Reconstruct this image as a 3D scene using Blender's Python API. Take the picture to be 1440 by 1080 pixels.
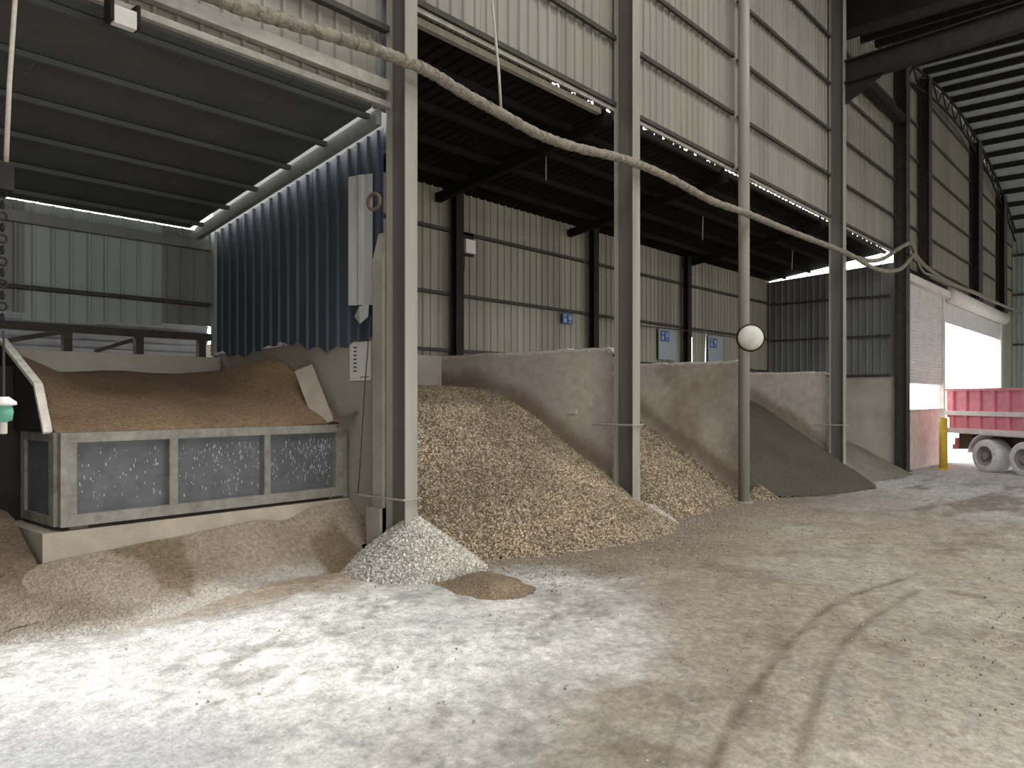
import bpy, math, random
import numpy as np

random.seed(7)
RNG = np.random.default_rng(7)
for o in list(bpy.data.objects):
    bpy.data.objects.remove(o)
SC = bpy.context.scene
COL = SC.collection

# ------------------------------------------------------------------ camera, sky, exposure
# X runs along the column line, Y goes into the storage bays, Z is up.
cam_d = bpy.data.cameras.new('camera')
cam_d.sensor_width = 36.0
cam_d.lens = 27.0
cam_d.shift_y = 20.0 / 1440.0
cam_d.clip_end = 500
cam = bpy.data.objects.new('camera', cam_d)
COL.objects.link(cam)
cam.location = (0, 0, 1.8)
cam.rotation_euler = (math.radians(90), 0, math.radians(41.0353 - 90))
SC.camera = cam

world = bpy.data.worlds.new('overcast_sky')
SC.world = world
world.use_nodes = True
bg = world.node_tree.nodes['Background']
bg.inputs['Color'].default_value = (1.0, 0.985, 0.96, 1)
bg.inputs['Strength'].default_value = 5.2

SC.view_settings.view_transform = 'Standard'
SC.view_settings.look = 'None'
SC.view_settings.gamma = 1.0
SC.view_settings.use_curve_mapping = False
SC.view_settings.exposure = 0.0
SC.cycles.use_denoising = True
SC.cycles.max_bounces = 10
SC.cycles.diffuse_bounces = 6
SC.cycles.sample_clamp_indirect = 8.0


# hazy sun from beyond the assumed side entrance: it only reaches the floor left of the hopper bay
sun_d = bpy.data.lights.new('sun', 'SUN')
sun_d.energy = 5.0
sun_d.angle = math.radians(6)
sun_d.color = (0.95, 0.97, 1.0)
sun = bpy.data.objects.new('sun', sun_d)
COL.objects.link(sun)
_v = (0.96, -0.28, -0.92)
sun.rotation_euler = (math.acos(0.92 / math.sqrt(0.96 ** 2 + 0.28 ** 2 + 0.92 ** 2)), 0, math.atan2(_v[1], _v[0]) + math.pi / 2)


def portal(loc, rot, sx, sy):
    l = bpy.data.lights.new('daylight_portal', 'AREA')
    l.shape = 'RECTANGLE'
    l.size = sx
    l.size_y = sy
    l.cycles.is_portal = True
    o = bpy.data.objects.new('daylight_portal', l)
    COL.objects.link(o)
    o.location = loc
    o.rotation_euler = rot


# assumed, unseen openings: long side opposite the bays, rooflight strips over the near half
SKY_Y = (-4.5, 1.0)
SKY_X = (-6.0, 18.0)
SKY_W = 1.6
portal((18, -13.0, 2.4), (math.radians(90), 0, 0), 56, 4.8)
for _y in SKY_Y:
    portal(((SKY_X[0] + SKY_X[1]) / 2, _y, 13.1), (0, 0, 0), SKY_X[1] - SKY_X[0], 2 * SKY_W)
portal((-3.8, 6.6, 1.5), (math.radians(-90), 0, 0), 8.2, 3.0)   # assumed side entrance, unseen, left of the hopper bay


# ------------------------------------------------------------------ materials
def nt(m):
    m.use_nodes = True
    t = m.node_tree
    return t, t.nodes, t.links, t.nodes['Principled BSDF']


def mat(name, col, rough=0.8, var=0.25, scale=3.0, streak=False, bump=0.0, bscale=40.0, metal=0.0, dirt=None, dirt_amt=0.5, spec=0.3):
    m = bpy.data.materials.new(name)
    t, N, L, b = nt(m)
    b.inputs['Roughness'].default_value = rough
    b.inputs['Metallic'].default_value = metal
    b.inputs['Specular IOR Level'].default_value = spec
    g = N.new('ShaderNodeNewGeometry')
    mp = N.new('ShaderNodeMapping')
    L.new(g.outputs['Position'], mp.inputs['Vector'])
    if streak:
        mp.inputs['Scale'].default_value = (1, 1, 0.08)
    n = N.new('ShaderNodeTexNoise')
    n.inputs['Scale'].default_value = scale
    n.inputs['Detail'].default_value = 6
    n.inputs['Roughness'].default_value = 0.65
    L.new(mp.outputs[0], n.inputs['Vector'])
    r = N.new('ShaderNodeValToRGB')
    r.color_ramp.elements[0].position = 0.3
    r.color_ramp.elements[1].position = 0.7
    d = dirt or tuple(c * (1 - var) for c in col)
    e = tuple(min(1, c * (1 + var * 0.5)) for c in col)
    r.color_ramp.elements[0].color = (*d, 1)
    r.color_ramp.elements[1].color = (*e, 1)
    L.new(n.outputs['Fac'], r.inputs['Fac'])
    L.new(r.outputs['Color'], b.inputs['Base Color'])
    if bump > 0:
        n2 = N.new('ShaderNodeTexNoise')
        n2.inputs['Scale'].default_value = bscale
        n2.inputs['Detail'].default_value = 5
        L.new(g.outputs['Position'], n2.inputs['Vector'])
        bp = N.new('ShaderNodeBump')
        bp.inputs['Strength'].default_value = bump
        bp.inputs['Distance'].default_value = 0.02
        L.new(n2.outputs['Fac'], bp.inputs['Height'])
        L.new(bp.outputs['Normal'], b.inputs['Normal'])
    return m


def attr_mat(name, rough=0.95, nscale=30.0, var=0.35, bump=0.4, bscale=60.0, bdist=0.02):
    """colour from the mesh's own 'Col' attribute, broken up by fine grain"""
    m = bpy.data.materials.new(name)
    t, N, L, b = nt(m)
    b.inputs['Roughness'].default_value = rough
    b.inputs['Specular IOR Level'].default_value = 0.2
    a = N.new('ShaderNodeAttribute')
    a.attribute_name = 'Col'
    g = N.new('ShaderNodeNewGeometry')
    n = N.new('ShaderNodeTexNoise')
    n.inputs['Scale'].default_value = nscale
    n.inputs['Detail'].default_value = 6
    n.inputs['Roughness'].default_value = 0.7
    L.new(g.outputs['Position'], n.inputs['Vector'])
    mr = N.new('ShaderNodeMapRange')
    mr.inputs['From Min'].default_value = 0.3
    mr.inputs['From Max'].default_value = 0.7
    mr.inputs['To Min'].default_value = 1 - var
    mr.inputs['To Max'].default_value = 1 + var * 0.6
    L.new(n.outputs['Fac'], mr.inputs['Value'])
    mx = N.new('ShaderNodeVectorMath')
    mx.operation = 'SCALE'
    L.new(a.outputs['Color'], mx.inputs[0])
    L.new(mr.outputs['Result'], mx.inputs['Scale'])
    L.new(mx.outputs[0], b.inputs['Base Color'])
    n2 = N.new('ShaderNodeTexNoise')
    n2.inputs['Scale'].default_value = bscale
    n2.inputs['Detail'].default_value = 8
    L.new(g.outputs['Position'], n2.inputs['Vector'])
    bp = N.new('ShaderNodeBump')
    bp.inputs['Strength'].default_value = bump
    bp.inputs['Distance'].default_value = bdist
    L.new(n2.outputs['Fac'], bp.inputs['Height'])
    L.new(bp.outputs['Normal'], b.inputs['Normal'])
    return m


M = {}
M['clad'] = mat('dusty_cladding', (0.28, 0.265, 0.226), 0.6, 0.22, 2.5, streak=True)
M['clad2'] = mat('dusty_cladding_warm', (0.265, 0.25, 0.21), 0.65, 0.25, 2.5, streak=True)
M['clad_back'] = mat('back_cladding', (0.315, 0.30, 0.245), 0.65, 0.25, 2.5, streak=True)
M['clad_grey'] = mat('grey_cladding', (0.19, 0.195, 0.195), 0.6, 0.25, 2.5, streak=True)
M['clad_green'] = mat('green_grey_cladding', (0.30, 0.34, 0.32), 0.6, 0.2, 2.5, streak=True)
M['blue'] = mat('blue_sheet', (0.06, 0.075, 0.10), 0.5, 0.3, 3.0, streak=True)
M['pale_sheet'] = mat('pale_sheet', (0.40, 0.42, 0.42), 0.5, 0.3, 3.0, streak=True, dirt=(0.29, 0.28, 0.25))
M['girt'] = mat('dusty_girt', (0.06, 0.054, 0.046), 0.8, 0.3, 6)
M['lip'] = mat('dusty_lip', (0.34, 0.32, 0.28), 0.8, 0.3, 6)
M['steel'] = mat('grey_painted_steel', (0.31, 0.295, 0.25), 0.55, 0.25, 4, streak=True)
M['web'] = mat('shade_toned_web', (0.13, 0.12, 0.105), 0.6, 0.25, 4, streak=True)  # darker than the flanges: shade on the column sides put into the colour
M['fence'] = mat('fence_sheet', (0.16, 0.18, 0.215), 0.4, 0.3, 4)
M['steel_dark'] = mat('dark_primer_steel', (0.03, 0.028, 0.026), 0.7, 0.3, 4, spec=0.08)
M['col_dark'] = mat('dark_dusty_column', (0.075, 0.069, 0.06), 0.7, 0.3, 4, spec=0.1)
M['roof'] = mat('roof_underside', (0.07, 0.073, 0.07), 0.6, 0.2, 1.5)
M['roof_dark'] = mat('unlit_roof_underside', (0.018, 0.017, 0.016), 0.9, 0.3, 1.5, spec=0.05)  # near-black colour carries the roof's lack of light
M['vault'] = mat('vault_sheet', (0.34, 0.365, 0.375), 0.55, 0.25, 1.5)
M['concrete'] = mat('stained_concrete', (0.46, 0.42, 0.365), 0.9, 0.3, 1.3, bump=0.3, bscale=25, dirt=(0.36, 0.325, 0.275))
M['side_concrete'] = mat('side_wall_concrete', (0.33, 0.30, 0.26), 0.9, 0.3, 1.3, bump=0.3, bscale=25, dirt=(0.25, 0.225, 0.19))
M['concrete_edge'] = mat('chipped_concrete', (0.68, 0.645, 0.57), 0.95, 0.3, 8, bump=0.6, bscale=30)
M['concrete_warm'] = mat('sandy_concrete', (0.40, 0.35, 0.28), 0.95, 0.25, 2.0, bump=0.4, bscale=30)
M['hop_frame'] = mat('hopper_frame', (0.24, 0.235, 0.205), 0.7, 0.3, 7, bump=0.15, dirt=(0.15, 0.135, 0.11))
M['hop_panel'] = mat('hopper_panel', (0.105, 0.109, 0.117), 0.6, 0.3, 6, dirt=(0.07, 0.073, 0.078))
M['hop_splash'] = mat('cement_splash', (0.42, 0.43, 0.43), 0.9, 0.2, 20)
M['rust'] = mat('rusty_steel', (0.17, 0.13, 0.10), 0.85, 0.35, 8, dirt=(0.09, 0.065, 0.05))
M['hose'] = mat('dusty_wrap', (0.30, 0.275, 0.22), 0.95, 0.4, 14, bump=0.8, bscale=60, dirt=(0.13, 0.115, 0.09))
M['rope'] = mat('pale_rope', (0.50, 0.47, 0.40), 0.9, 0.2, 20)
M['wire'] = mat('dark_wire', (0.05, 0.045, 0.04), 0.8, 0.2, 10)
M['white'] = mat('white_plastic', (0.72, 0.71, 0.67), 0.5, 0.12, 6)
M['white_dirty'] = mat('dusty_white', (0.66, 0.64, 0.57), 0.6, 0.15, 9)
M['paper'] = mat('paper', (0.66, 0.65, 0.62), 0.8, 0.08, 12)
M['ink'] = mat('dark_ink', (0.06, 0.06, 0.07), 0.7, 0.1, 10)
M['sign_blue'] = mat('sign_blue', (0.045, 0.10, 0.26), 0.5, 0.15, 10)
M['sign_mark'] = mat('sign_mark', (0.50, 0.58, 0.66), 0.5, 0.1, 10)
M['sign_pale'] = mat('pale_blue_sheet', (0.29, 0.33, 0.36), 0.5, 0.1, 10)
M['green'] = mat('green_plastic', (0.12, 0.34, 0.24), 0.5, 0.1, 10)
M['shutter'] = mat('shutter_slat', (0.60, 0.585, 0.57), 0.5, 0.15, 3)
M['shutter_box'] = mat('shutter_box', (0.62, 0.60, 0.55), 0.6, 0.15, 4)
M['yellow'] = mat('yellow_paint', (0.72, 0.50, 0.06), 0.5, 0.2, 6)
M['truck_red'] = mat('glare_pale_red', (0.78, 0.27, 0.34), 0.55, 0.2, 3)  # red washed towards pink: glare by the doorway put into the colour
M['truck_pale'] = mat('dusty_pale_rail', (0.78, 0.73, 0.72), 0.7, 0.15, 4)
M['tyre'] = mat('dusty_tyre', (0.74, 0.73, 0.74), 0.9, 0.25, 8)  # dust grey, raised further for the same door glare
M['hub'] = mat('dusty_hub', (0.30, 0.27, 0.27), 0.7, 0.25, 8)
M['glass'] = mat('dark_glass', (0.03, 0.035, 0.04), 0.1, 0.1, 2, spec=0.6)
M['floor'] = attr_mat('dusty_yard_floor', 0.9, 22, 0.30, 0.7, 35, 0.02)
M['gravel'] = attr_mat('gravel_grain', 0.95, 60, 0.35, 0.6, 90, 0.02)
M['slab'] = attr_mat('partition_concrete', 0.92, 6, 0.2, 0.3, 25, 0.02)
M['sand'] = attr_mat('sand_grain', 0.97, 25, 0.42, 1.0, 40, 0.035)


# ------------------------------------------------------------------ helpers
OFF = {}


def tag(o, label, cat, group=None, kind=None):
    o['label'] = label
    o['category'] = cat
    if group:
        o['group'] = group
    if kind:
        o['kind'] = kind
    return o


def thing(name, label, cat, loc=(0, 0, 0), rz=0.0, group=None, kind='thing'):
    o = bpy.data.objects.new(name, None)
    o.empty_display_size = 0.2
    COL.objects.link(o)
    o.location = loc
    o.rotation_euler = (0, 0, rz)
    OFF[o.name] = loc
    return tag(o, label, cat, group, kind)


def link(name, me, parent=None, material=None):
    o = bpy.data.objects.new(name, me)
    COL.objects.link(o)
    if material is not None and not me.materials:
        me.materials.append(material)
    if parent is not None:
        o.parent = parent
        OFF[o.name] = OFF.get(parent.name, (0, 0, 0))
    return o


class MB:
    def __init__(self):
        self.v, self.f = [], []

    def hexa(self, p):
        n = len(self.v)
        self.v += [tuple(q) for q in p]
        for q in ((0, 3, 2, 1), (4, 5, 6, 7), (0, 1, 5, 4), (1, 2, 6, 5), (2, 3, 7, 6), (3, 0, 4, 7)):
            self.f.append(tuple(n + i for i in q))
        return self

    def box(self, x0, x1, y0, y1, z0, z1):
        return self.hexa([(x0, y0, z0), (x1, y0, z0), (x1, y1, z0), (x0, y1, z0), (x0, y0, z1), (x1, y0, z1), (x1, y1, z1), (x0, y1, z1)])

    def bar(self, a, b, w, h, up=(0, 0, 1)):
        a, b, up = np.array(a, float), np.array(b, float), np.array(up, float)
        d = b - a
        d /= np.linalg.norm(d)
        s = np.cross(d, up)
        if np.linalg.norm(s) < 1e-6:
            s = np.cross(d, (1, 0, 0))
        s /= np.linalg.norm(s)
        u = np.cross(s, d)
        P = []
        for e in (a, b):
            for (i, j) in ((-1, -1), (1, -1), (1, 1), (-1, 1)):
                P.append(tuple(e + s * w / 2 * i + u * h / 2 * j))
        return self.hexa(P)

    def prism(self, poly, axis, lo, hi):
        n = len(self.v)
        k = len(poly)
        for w in (lo, hi):
            for (p, q) in poly:
                self.v.append({'x': (w, p, q), 'y': (p, w, q), 'z': (p, q, w)}[axis])
        self.f.append(tuple(range(n, n + k)))
        self.f.append(tuple(range(n + 2 * k - 1, n + k - 1, -1)))
        for i in range(k):
            j = (i + 1) % k
            self.f.append((n + i, n + k + i, n + k + j, n + j))
        return self

    def tube(self, pts, r, n=8, caps=True):
        pts = [np.array(p, float) for p in pts]
        base = len(self.v)
        m = len(pts)
        rr = r if hasattr(r, '__len__') else [r] * m
        for i, p in enumerate(pts):
            d = pts[min(i + 1, m - 1)] - pts[max(i - 1, 0)]
            d /= max(np.linalg.norm(d), 1e-9)
            ref = np.array((0, 0, 1.0)) if abs(d[2]) < 0.9 else np.array((1.0, 0, 0))
            s = np.cross(d, ref)
            s /= np.linalg.norm(s)
            u = np.cross(s, d)
            for k in range(n):
                a = 2 * math.pi * k / n
                self.v.append(tuple(p + rr[i] * (math.cos(a) * s + math.sin(a) * u)))
        for i in range(m - 1):
            for k in range(n):
                k2 = (k + 1) % n
                a, b = base + i * n, base + (i + 1) * n
                self.f.append((a + k, a + k2, b + k2, b + k))
        if caps:
            self.f.append(tuple(base + k for k in range(n - 1, -1, -1)))
            self.f.append(tuple(base + (m - 1) * n + k for k in range(n)))
        return self

    def lathe(self, prof, n, o, axis):
        """prof: (radius, height) pairs about axis through o"""
        o, ax = np.array(o, float), np.array(axis, float)
        ax /= np.linalg.norm(ax)
        ref = np.array((0, 0, 1.0)) if abs(ax[2]) < 0.9 else np.array((1.0, 0, 0))
        s = np.cross(ax, ref)
        s /= np.linalg.norm(s)
        u = np.cross(s, ax)
        base = len(self.v)
        for (r, h) in prof:
            for k in range(n):
                a = 2 * math.pi * k / n
                self.v.append(tuple(o + ax * h + max(r, 1e-4) * (math.cos(a) * s + math.sin(a) * u)))
        for i in range(len(prof) - 1):
            for k in range(n):
                k2 = (k + 1) % n
                self.f.append((base + i * n + k, base + i * n + k2, base + (i + 1) * n + k2, base + (i + 1) * n + k))
        return self

    def mesh(self, name, material, off=(0, 0, 0), smooth=False):
        me = bpy.data.meshes.new(name)
        v = [(a - off[0], b - off[1], c - off[2]) for (a, b, c) in self.v]
        me.from_pydata(v, [], self.f)
        me.materials.append(material)
        if smooth:
            me.polygons.foreach_set('use_smooth', [True] * len(me.polygons))
        me.update()
        return me

    def build(self, name, material, parent=None, smooth=False, local=False):
        off = (0, 0, 0) if (parent is None or local) else OFF.get(parent.name, (0, 0, 0))
        return link(name, self.mesh(name, material, off, smooth), parent)


def gz(x):
    """the yard falls gently towards the far door"""
    return -0.0195 * np.maximum(0, np.asarray(x, float) - 5.0)


def hash2(i, j, seed):
    h = np.sin(i * 127.1 + j * 311.7 + seed * 74.7) * 43758.5453
    return h - np.floor(h)


def vnoise(x, y, seed=0, octaves=4, scale=1.0):
    x, y = np.asarray(x, float) * scale, np.asarray(y, float) * scale
    out, amp, tot = 0, 1.0, 0
    for k in range(octaves):
        xi, yi = np.floor(x), np.floor(y)
        fx, fy = x - xi, y - yi
        fx, fy = fx * fx * (3 - 2 * fx), fy * fy * (3 - 2 * fy)
        s = seed + k * 13
        v = (hash2(xi, yi, s) * (1 - fx) + hash2(xi + 1, yi, s) * fx) * (1 - fy) + (hash2(xi, yi + 1, s) * (1 - fx) + hash2(xi + 1, yi + 1, s) * fx) * fy
        out = out + v * amp
        tot += amp
        amp *= 0.5
        x, y = x * 2.03 + 5.1, y * 2.03 + 9.7
    return out / tot - 0.5


def fast_mesh(name, V, T, C, material, smooth_faces=0):
    """V vertices, T triangles, C colour per vertex"""
    me = bpy.data.meshes.new(name)
    nv, ntri = len(V), len(T)
    me.vertices.add(nv)
    me.vertices.foreach_set('co', np.ascontiguousarray(V, np.float32).ravel())
    me.loops.add(ntri * 3)
    me.loops.foreach_set('vertex_index', np.ascontiguousarray(T, np.int32).ravel())
    me.polygons.add(ntri)
    me.polygons.foreach_set('loop_start', np.arange(0, ntri * 3, 3, dtype=np.int32))
    sm = np.zeros(ntri, bool)
    sm[:smooth_faces] = True
    me.polygons.foreach_set('use_smooth', sm)
    at = me.attributes.new('Col', 'FLOAT_COLOR', 'POINT')
    cc = np.ones((nv, 4), np.float32)
    cc[:, :3] = C
    at.data.foreach_set('color', cc.ravel())
    me.materials.append(material)
    me.update()
    me.validate()
    return me


OCT_V = np.array([(1, 0, 0), (-1, 0, 0), (0, 1, 0), (0, -1, 0), (0, 0, 1), (0, 0, -1)], float)
OCT_F = np.array([(0, 2, 4), (2, 1, 4), (1, 3, 4), (3, 0, 4), (2, 0, 5), (1, 2, 5), (3, 1, 5), (0, 3, 5)])


def pebbles(P, size, palette, weights=None):
    """angular stones at the points P -> V, T, C"""
    n = len(P)
    sc = size * RNG.uniform(0.5, 1.15, (n, 1, 1)) * RNG.uniform(0.6, 1.3, (n, 1, 3))
    A = RNG.normal(size=(n, 3, 3))
    Q, _ = np.linalg.qr(A)
    V = (OCT_V[None] * sc * RNG.uniform(0.75, 1.25, (n, 6, 1))) @ Q + P[:, None, :]
    T = OCT_F[None] + (np.arange(n) * 6)[:, None, None]
    pal = np.array(palette)
    idx = RNG.choice(len(pal), n, p=weights)
    C = pal[idx] * RNG.uniform(0.75, 1.25, (n, 1))
    return V.reshape(-1, 3), T.reshape(-1, 3), np.repeat(C, 6, axis=0)


def heap(name, label, cat, zf, keep, xr, yr, res, colf, material, n_peb=0, size=0.02, palette=None, pebkeep=None, pcolf=None):
    """a heap: height field zf(x, y) where keep(x, y) holds, with loose stones bedded on its surface"""
    xs = np.arange(xr[0], xr[1] + res, res)
    ys = np.arange(yr[0], yr[1] + res, res)
    X, Y = np.meshgrid(xs, ys, indexing='ij')
    Z = zf(X, Y)
    G = gz(X)
    ok = keep(X, Y) & (Z > G - 0.03)
    Z = np.maximum(Z, G - 0.02)
    nx, ny = X.shape
    idx = np.arange(nx * ny).reshape(nx, ny)
    a, b, c, d = idx[:-1, :-1], idx[1:, :-1], idx[1:, 1:], idx[:-1, 1:]
    fo = ok[:-1, :-1] & ok[1:, :-1] & ok[1:, 1:] & ok[:-1, 1:]
    T = np.concatenate([np.stack([a[fo], b[fo], c[fo]], 1), np.stack([a[fo], c[fo], d[fo]], 1)])
    V = np.stack([X.ravel(), Y.ravel(), Z.ravel()], 1)
    C = colf(X.ravel(), Y.ravel(), Z.ravel())
    used = np.unique(T)
    remap = -np.ones(nx * ny, int)
    remap[used] = np.arange(len(used))
    V, C, T = V[used], C[used], remap[T]
    nsm = len(T)
    if n_peb:
        px, py = RNG.uniform(*xr, n_peb * 4), RNG.uniform(*yr, n_peb * 4)
        pz = zf(px, py)
        k = keep(px, py) & (pz > gz(px) - 0.01)
        if pebkeep is not None:
            k &= pebkeep(px, py, pz)
        P = np.stack([px[k], py[k], pz[k] + size * 0.15], 1)[:n_peb]
        pv, pt, pc = pebbles(P, size, palette)
        if pcolf is not None:
            pc = pcolf(pv, pc)
        T = np.concatenate([T, pt + len(V)])
        V, C = np.concatenate([V, pv]), np.concatenate([C, pc])
    o = link(name, fast_mesh(name, V, T, C, material, nsm))
    return tag(o, label, cat, kind='stuff')


_sheet_cache = {}


def sheet_mesh(w, top, bot, pitch=0.205, depth=0.026, name='cladding_sheet', material=None, key=None, thick=0.003):
    """profiled steel sheet in the local XZ plane, ribs towards -Y; top/bot are numbers or functions of x"""
    k = (round(w, 3), top, bot, pitch, depth, material.name, key) if not callable(top) and not callable(bot) else None
    if k and k in _sheet_cache:
        return _sheet_cache[k]
    tf = top if callable(top) else (lambda x: top)
    bf = bot if callable(bot) else (lambda x: bot)
    prof = [(0.0, 0.0)]
    nr = max(1, int(round(w / pitch)))
    p = w / nr
    for i in range(nr):
        x0 = i * p
        prof += [(x0 + p * 0.36, 0), (x0 + p * 0.44, -depth), (x0 + p * 0.58, -depth), (x0 + p * 0.66, 0)]
    prof.append((w, 0.0))
    b = MB()
    n = len(prof)
    for (x, y) in prof:
        b.v += [(x, y, bf(x)), (x, y, tf(x)), (x, y + thick, bf(x)), (x, y + thick, tf(x))]
    for i in range(n - 1):
        a, c = 4 * i, 4 * (i + 1)
        b.f += [(a, c, c + 1, a + 1), (a + 2, a + 3, c + 3, c + 2), (a + 1, c + 1, c + 3, a + 3), (a, a + 2, c + 2, c)]
    b.f += [(0, 1, 3, 2), (4 * n - 4, 4 * n - 2, 4 * n - 1, 4 * n - 3)]
    me = b.mesh(name, material)
    if k:
        _sheet_cache[k] = me
    return me


def sheet(parent, me, loc, rz=0.0, name='cladding_sheet', rx=0.0):
    o = link(name, me, parent)
    off = OFF.get(parent.name, (0, 0, 0))
    o.location = tuple(loc[i] - off[i] for i in range(3))
    o.rotation_euler = (rx, 0, rz)
    return o


FACE_MX = math.radians(-90)     # a sheet turned to face -X, running from its origin towards -Y
SW = 0.82

# ------------------------------------------------------------------ floor
fx = np.concatenate([np.arange(-60, -2, 2.0), np.arange(-2, 0.6, 0.2), np.arange(0.6, 10, 0.024), np.arange(10, 16, 0.06), np.arange(16, 32, 0.2), np.arange(32, 130, 2.0)])
fy = np.concatenate([np.arange(-60, -4, 2.0), np.arange(-4, -0.2, 0.2), np.arange(-0.2, 7.4, 0.026), np.arange(7.4, 11, 0.3), np.arange(11, 100, 2.0)])
FX, FY = np.meshgrid(fx, fy, indexing='ij')


def poly_sd(X, Y, pts):
    """signed distance to a closed outline, positive inside"""
    P = np.array(pts, float)
    d = np.full(X.shape, 1e9)
    ins = np.zeros(X.shape, bool)
    for i in range(len(P)):
        (ax, ay), (bx, by) = P[i], P[(i + 1) % len(P)]
        ex, ey = bx - ax, by - ay
        t = np.clip(((X - ax) * ex + (Y - ay) * ey) / (ex * ex + ey * ey), 0, 1)
        d = np.minimum(d, np.hypot(X - ax - t * ex, Y - ay - t * ey))
        c = ((ay > Y) != (by > Y)) & (X < (bx - ax) * (Y - ay) / (by - ay + 1e-12) + ax)
        ins ^= c
    return np.where(ins, d, -d)


def line_d(X, Y, pts):
    d = np.full(X.shape, 1e9)
    for i in range(len(pts) - 1):
        (ax, ay), (bx, by) = pts[i], pts[i + 1]
        ex, ey = bx - ax, by - ay
        t = np.clip(((X - ax) * ex + (Y - ay) * ey) / (ex * ex + ey * ey), 0, 1)
        d = np.minimum(d, np.hypot(X - ax - t * ex, Y - ay - t * ey))
    return d


def sstep(a, b, x):
    t = np.clip((x - a) / (b - a), 0, 1)
    return t * t * (3 - 2 * t)


TRACK_A = [(2.6, 1.30), (3.46, 1.72), (4.56, 1.99), (5.94, 2.24), (7.41, 2.34), (9.18, 2.09)]
TRACK_B = [(2.9, 1.10), (3.73, 1.41), (4.7, 1.65), (5.79, 1.88), (6.93, 1.95), (8.2, 1.93)]


def smooth_line(pts, n=60):
    p = np.array(pts, float)
    t = np.arange(len(p))
    u = np.linspace(0, len(p) - 1, n)
    out = []
    for k in u:
        i = min(int(k), len(p) - 2)
        f = k - i
        p0, p1, p2, p3 = p[max(i - 1, 0)], p[i], p[i + 1], p[min(i + 2, len(p) - 1)]
        out.append(0.5 * (2 * p1 + (p2 - p0) * f + (2 * p0 - 5 * p1 + 4 * p2 - p3) * f * f + (3 * p1 - p0 - 3 * p2 + p3) * f ** 3))
    return np.array(out)


TA, TB = [tuple(p) for p in smooth_line(TRACK_A, 24)], [tuple(p) for p in smooth_line(TRACK_B, 24)]
near = (FX > -2) & (FX < 32) & (FY > -4) & (FY < 9)
nz = vnoise(FX, FY, 3, 5, 0.9)
nf = vnoise(FX, FY, 8, 4, 5.0)
da, db = line_d(FX, FY, TA), line_d(FX, FY, TB)
rut = np.maximum(np.exp(-(da / 0.042) ** 2), 0.75 * np.exp(-(db / 0.042) ** 2)) * (0.45 + 0.55 * sstep(-0.15, 0.1, nf)) * sstep(9.4, 8.4, FX)
FZ = gz(FX) + np.where(near, 0.018 * nz + 0.012 * nf - 0.012 * rut, 0)
brown = np.array((0.34, 0.285, 0.22))
dark = np.array((0.23, 0.185, 0.135))
pale = np.array((0.425, 0.40, 0.335))
white = np.array((0.545, 0.527, 0.49))
greyc = np.array((0.58, 0.575, 0.56))
WHITE_PATCH = [(-2, 8.0), (1.8, 6.7), (3.0, 6.3), (4.2, 6.05), (5.3, 5.75), (6.5, 5.2), (6.35, 4.4), (5.84, 3.55), (5.1, 2.95), (4.3, 2.68), (3.5, 2.55), (2.9, 2.45), (2.0, 2.0), (0.5, 1.6), (-2, 2)]
C = np.tile(brown, FX.shape + (1,))


def blend(C, col, w):
    w = np.clip(w, 0, 1)[..., None]
    return C * (1 - w) + np.asarray(col) * w


C = blend(C, pale, sstep(-0.12, 0.25, vnoise(FX, FY, 21, 4, 0.7)) * 0.75)
C = blend(C, pale * 0.95, sstep(4.2, 1.2, FY) * 0.55)
C = blend(C, dark, sstep(0.02, 0.3, vnoise(FX, FY, 31, 5, 1.3)) * 0.8)
C = blend(C, greyc, sstep(11, 22, FX) * 0.9)  # grey concrete towards the door, paled to hold its daylight glare
C = blend(C, dark * 0.9, sstep(12, 15, FX) * sstep(26, 20, FX) * sstep(0.0, 0.25, vnoise(FX * 0.6, FY * 2, 41, 4, 1.0)) * 0.8)
sd = poly_sd(FX, FY, WHITE_PATCH) + 1.1 * vnoise(FX, FY, 51, 5, 1.1) + 0.25 * vnoise(FX, FY, 53, 3, 6)
wmask = sstep(-0.3, 0.4, sd + 0.3 * vnoise(FX, FY, 54, 3, 11))
wcol = white * (1 + 0.6 * vnoise(FX, FY, 57, 5, 1.6))[..., None]
C = C * (1 - wmask[..., None]) + wcol * wmask[..., None]
scuff = sstep(-0.02, 0.30, 0.6 * vnoise(FX * 0.5 + FY * 0.3, FY - FX * 0.4, 61, 5, 2.6) + 0.7 * vnoise(FX * 0.7 + FY * 0.3, FY * 1.6 - FX * 0.9, 63, 4, 6.0))
C = blend(C, (0.33, 0.315, 0.285), scuff * wmask * 0.9)

sandy = sstep(0.75, 0.0, line_d(FX, FY, [(0.5, 7.0), (5.2, 6.6)]) + 0.5 * vnoise(FX, FY, 71, 4, 1.5)) * sstep(5.9, 5.0, FX)
C = blend(C, (0.44, 0.355, 0.26), sandy * 0.9)
g1 = vnoise(FX, FY, 121, 3, 14.0)
g2 = vnoise(FX * 1.0, FY * 1.0, 131, 2, 19.0) * near
st = vnoise(FX * 0.8 + FY * 0.35, FY * 6 - FX * 2.4, 141, 4, 1.2)      # drag marks of tyres and shovels
C = C * (1 + 0.26 * nf + 0.60 * g1 + 0.45 * g2 + 0.30 * st * (1 - 0.5 * wmask))[..., None]
C = blend(C, dark * 0.8, sstep(0.16, 0.32, g1 + 0.25 * vnoise(FX, FY, 151, 4, 1.0)) * (1 - wmask) * 0.6)
C = blend(C, white * 0.9, sstep(0.20, 0.34, -g1 + 0.2 * vnoise(FX, FY, 161, 4, 0.8)) * (1 - wmask) * 0.5)
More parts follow.
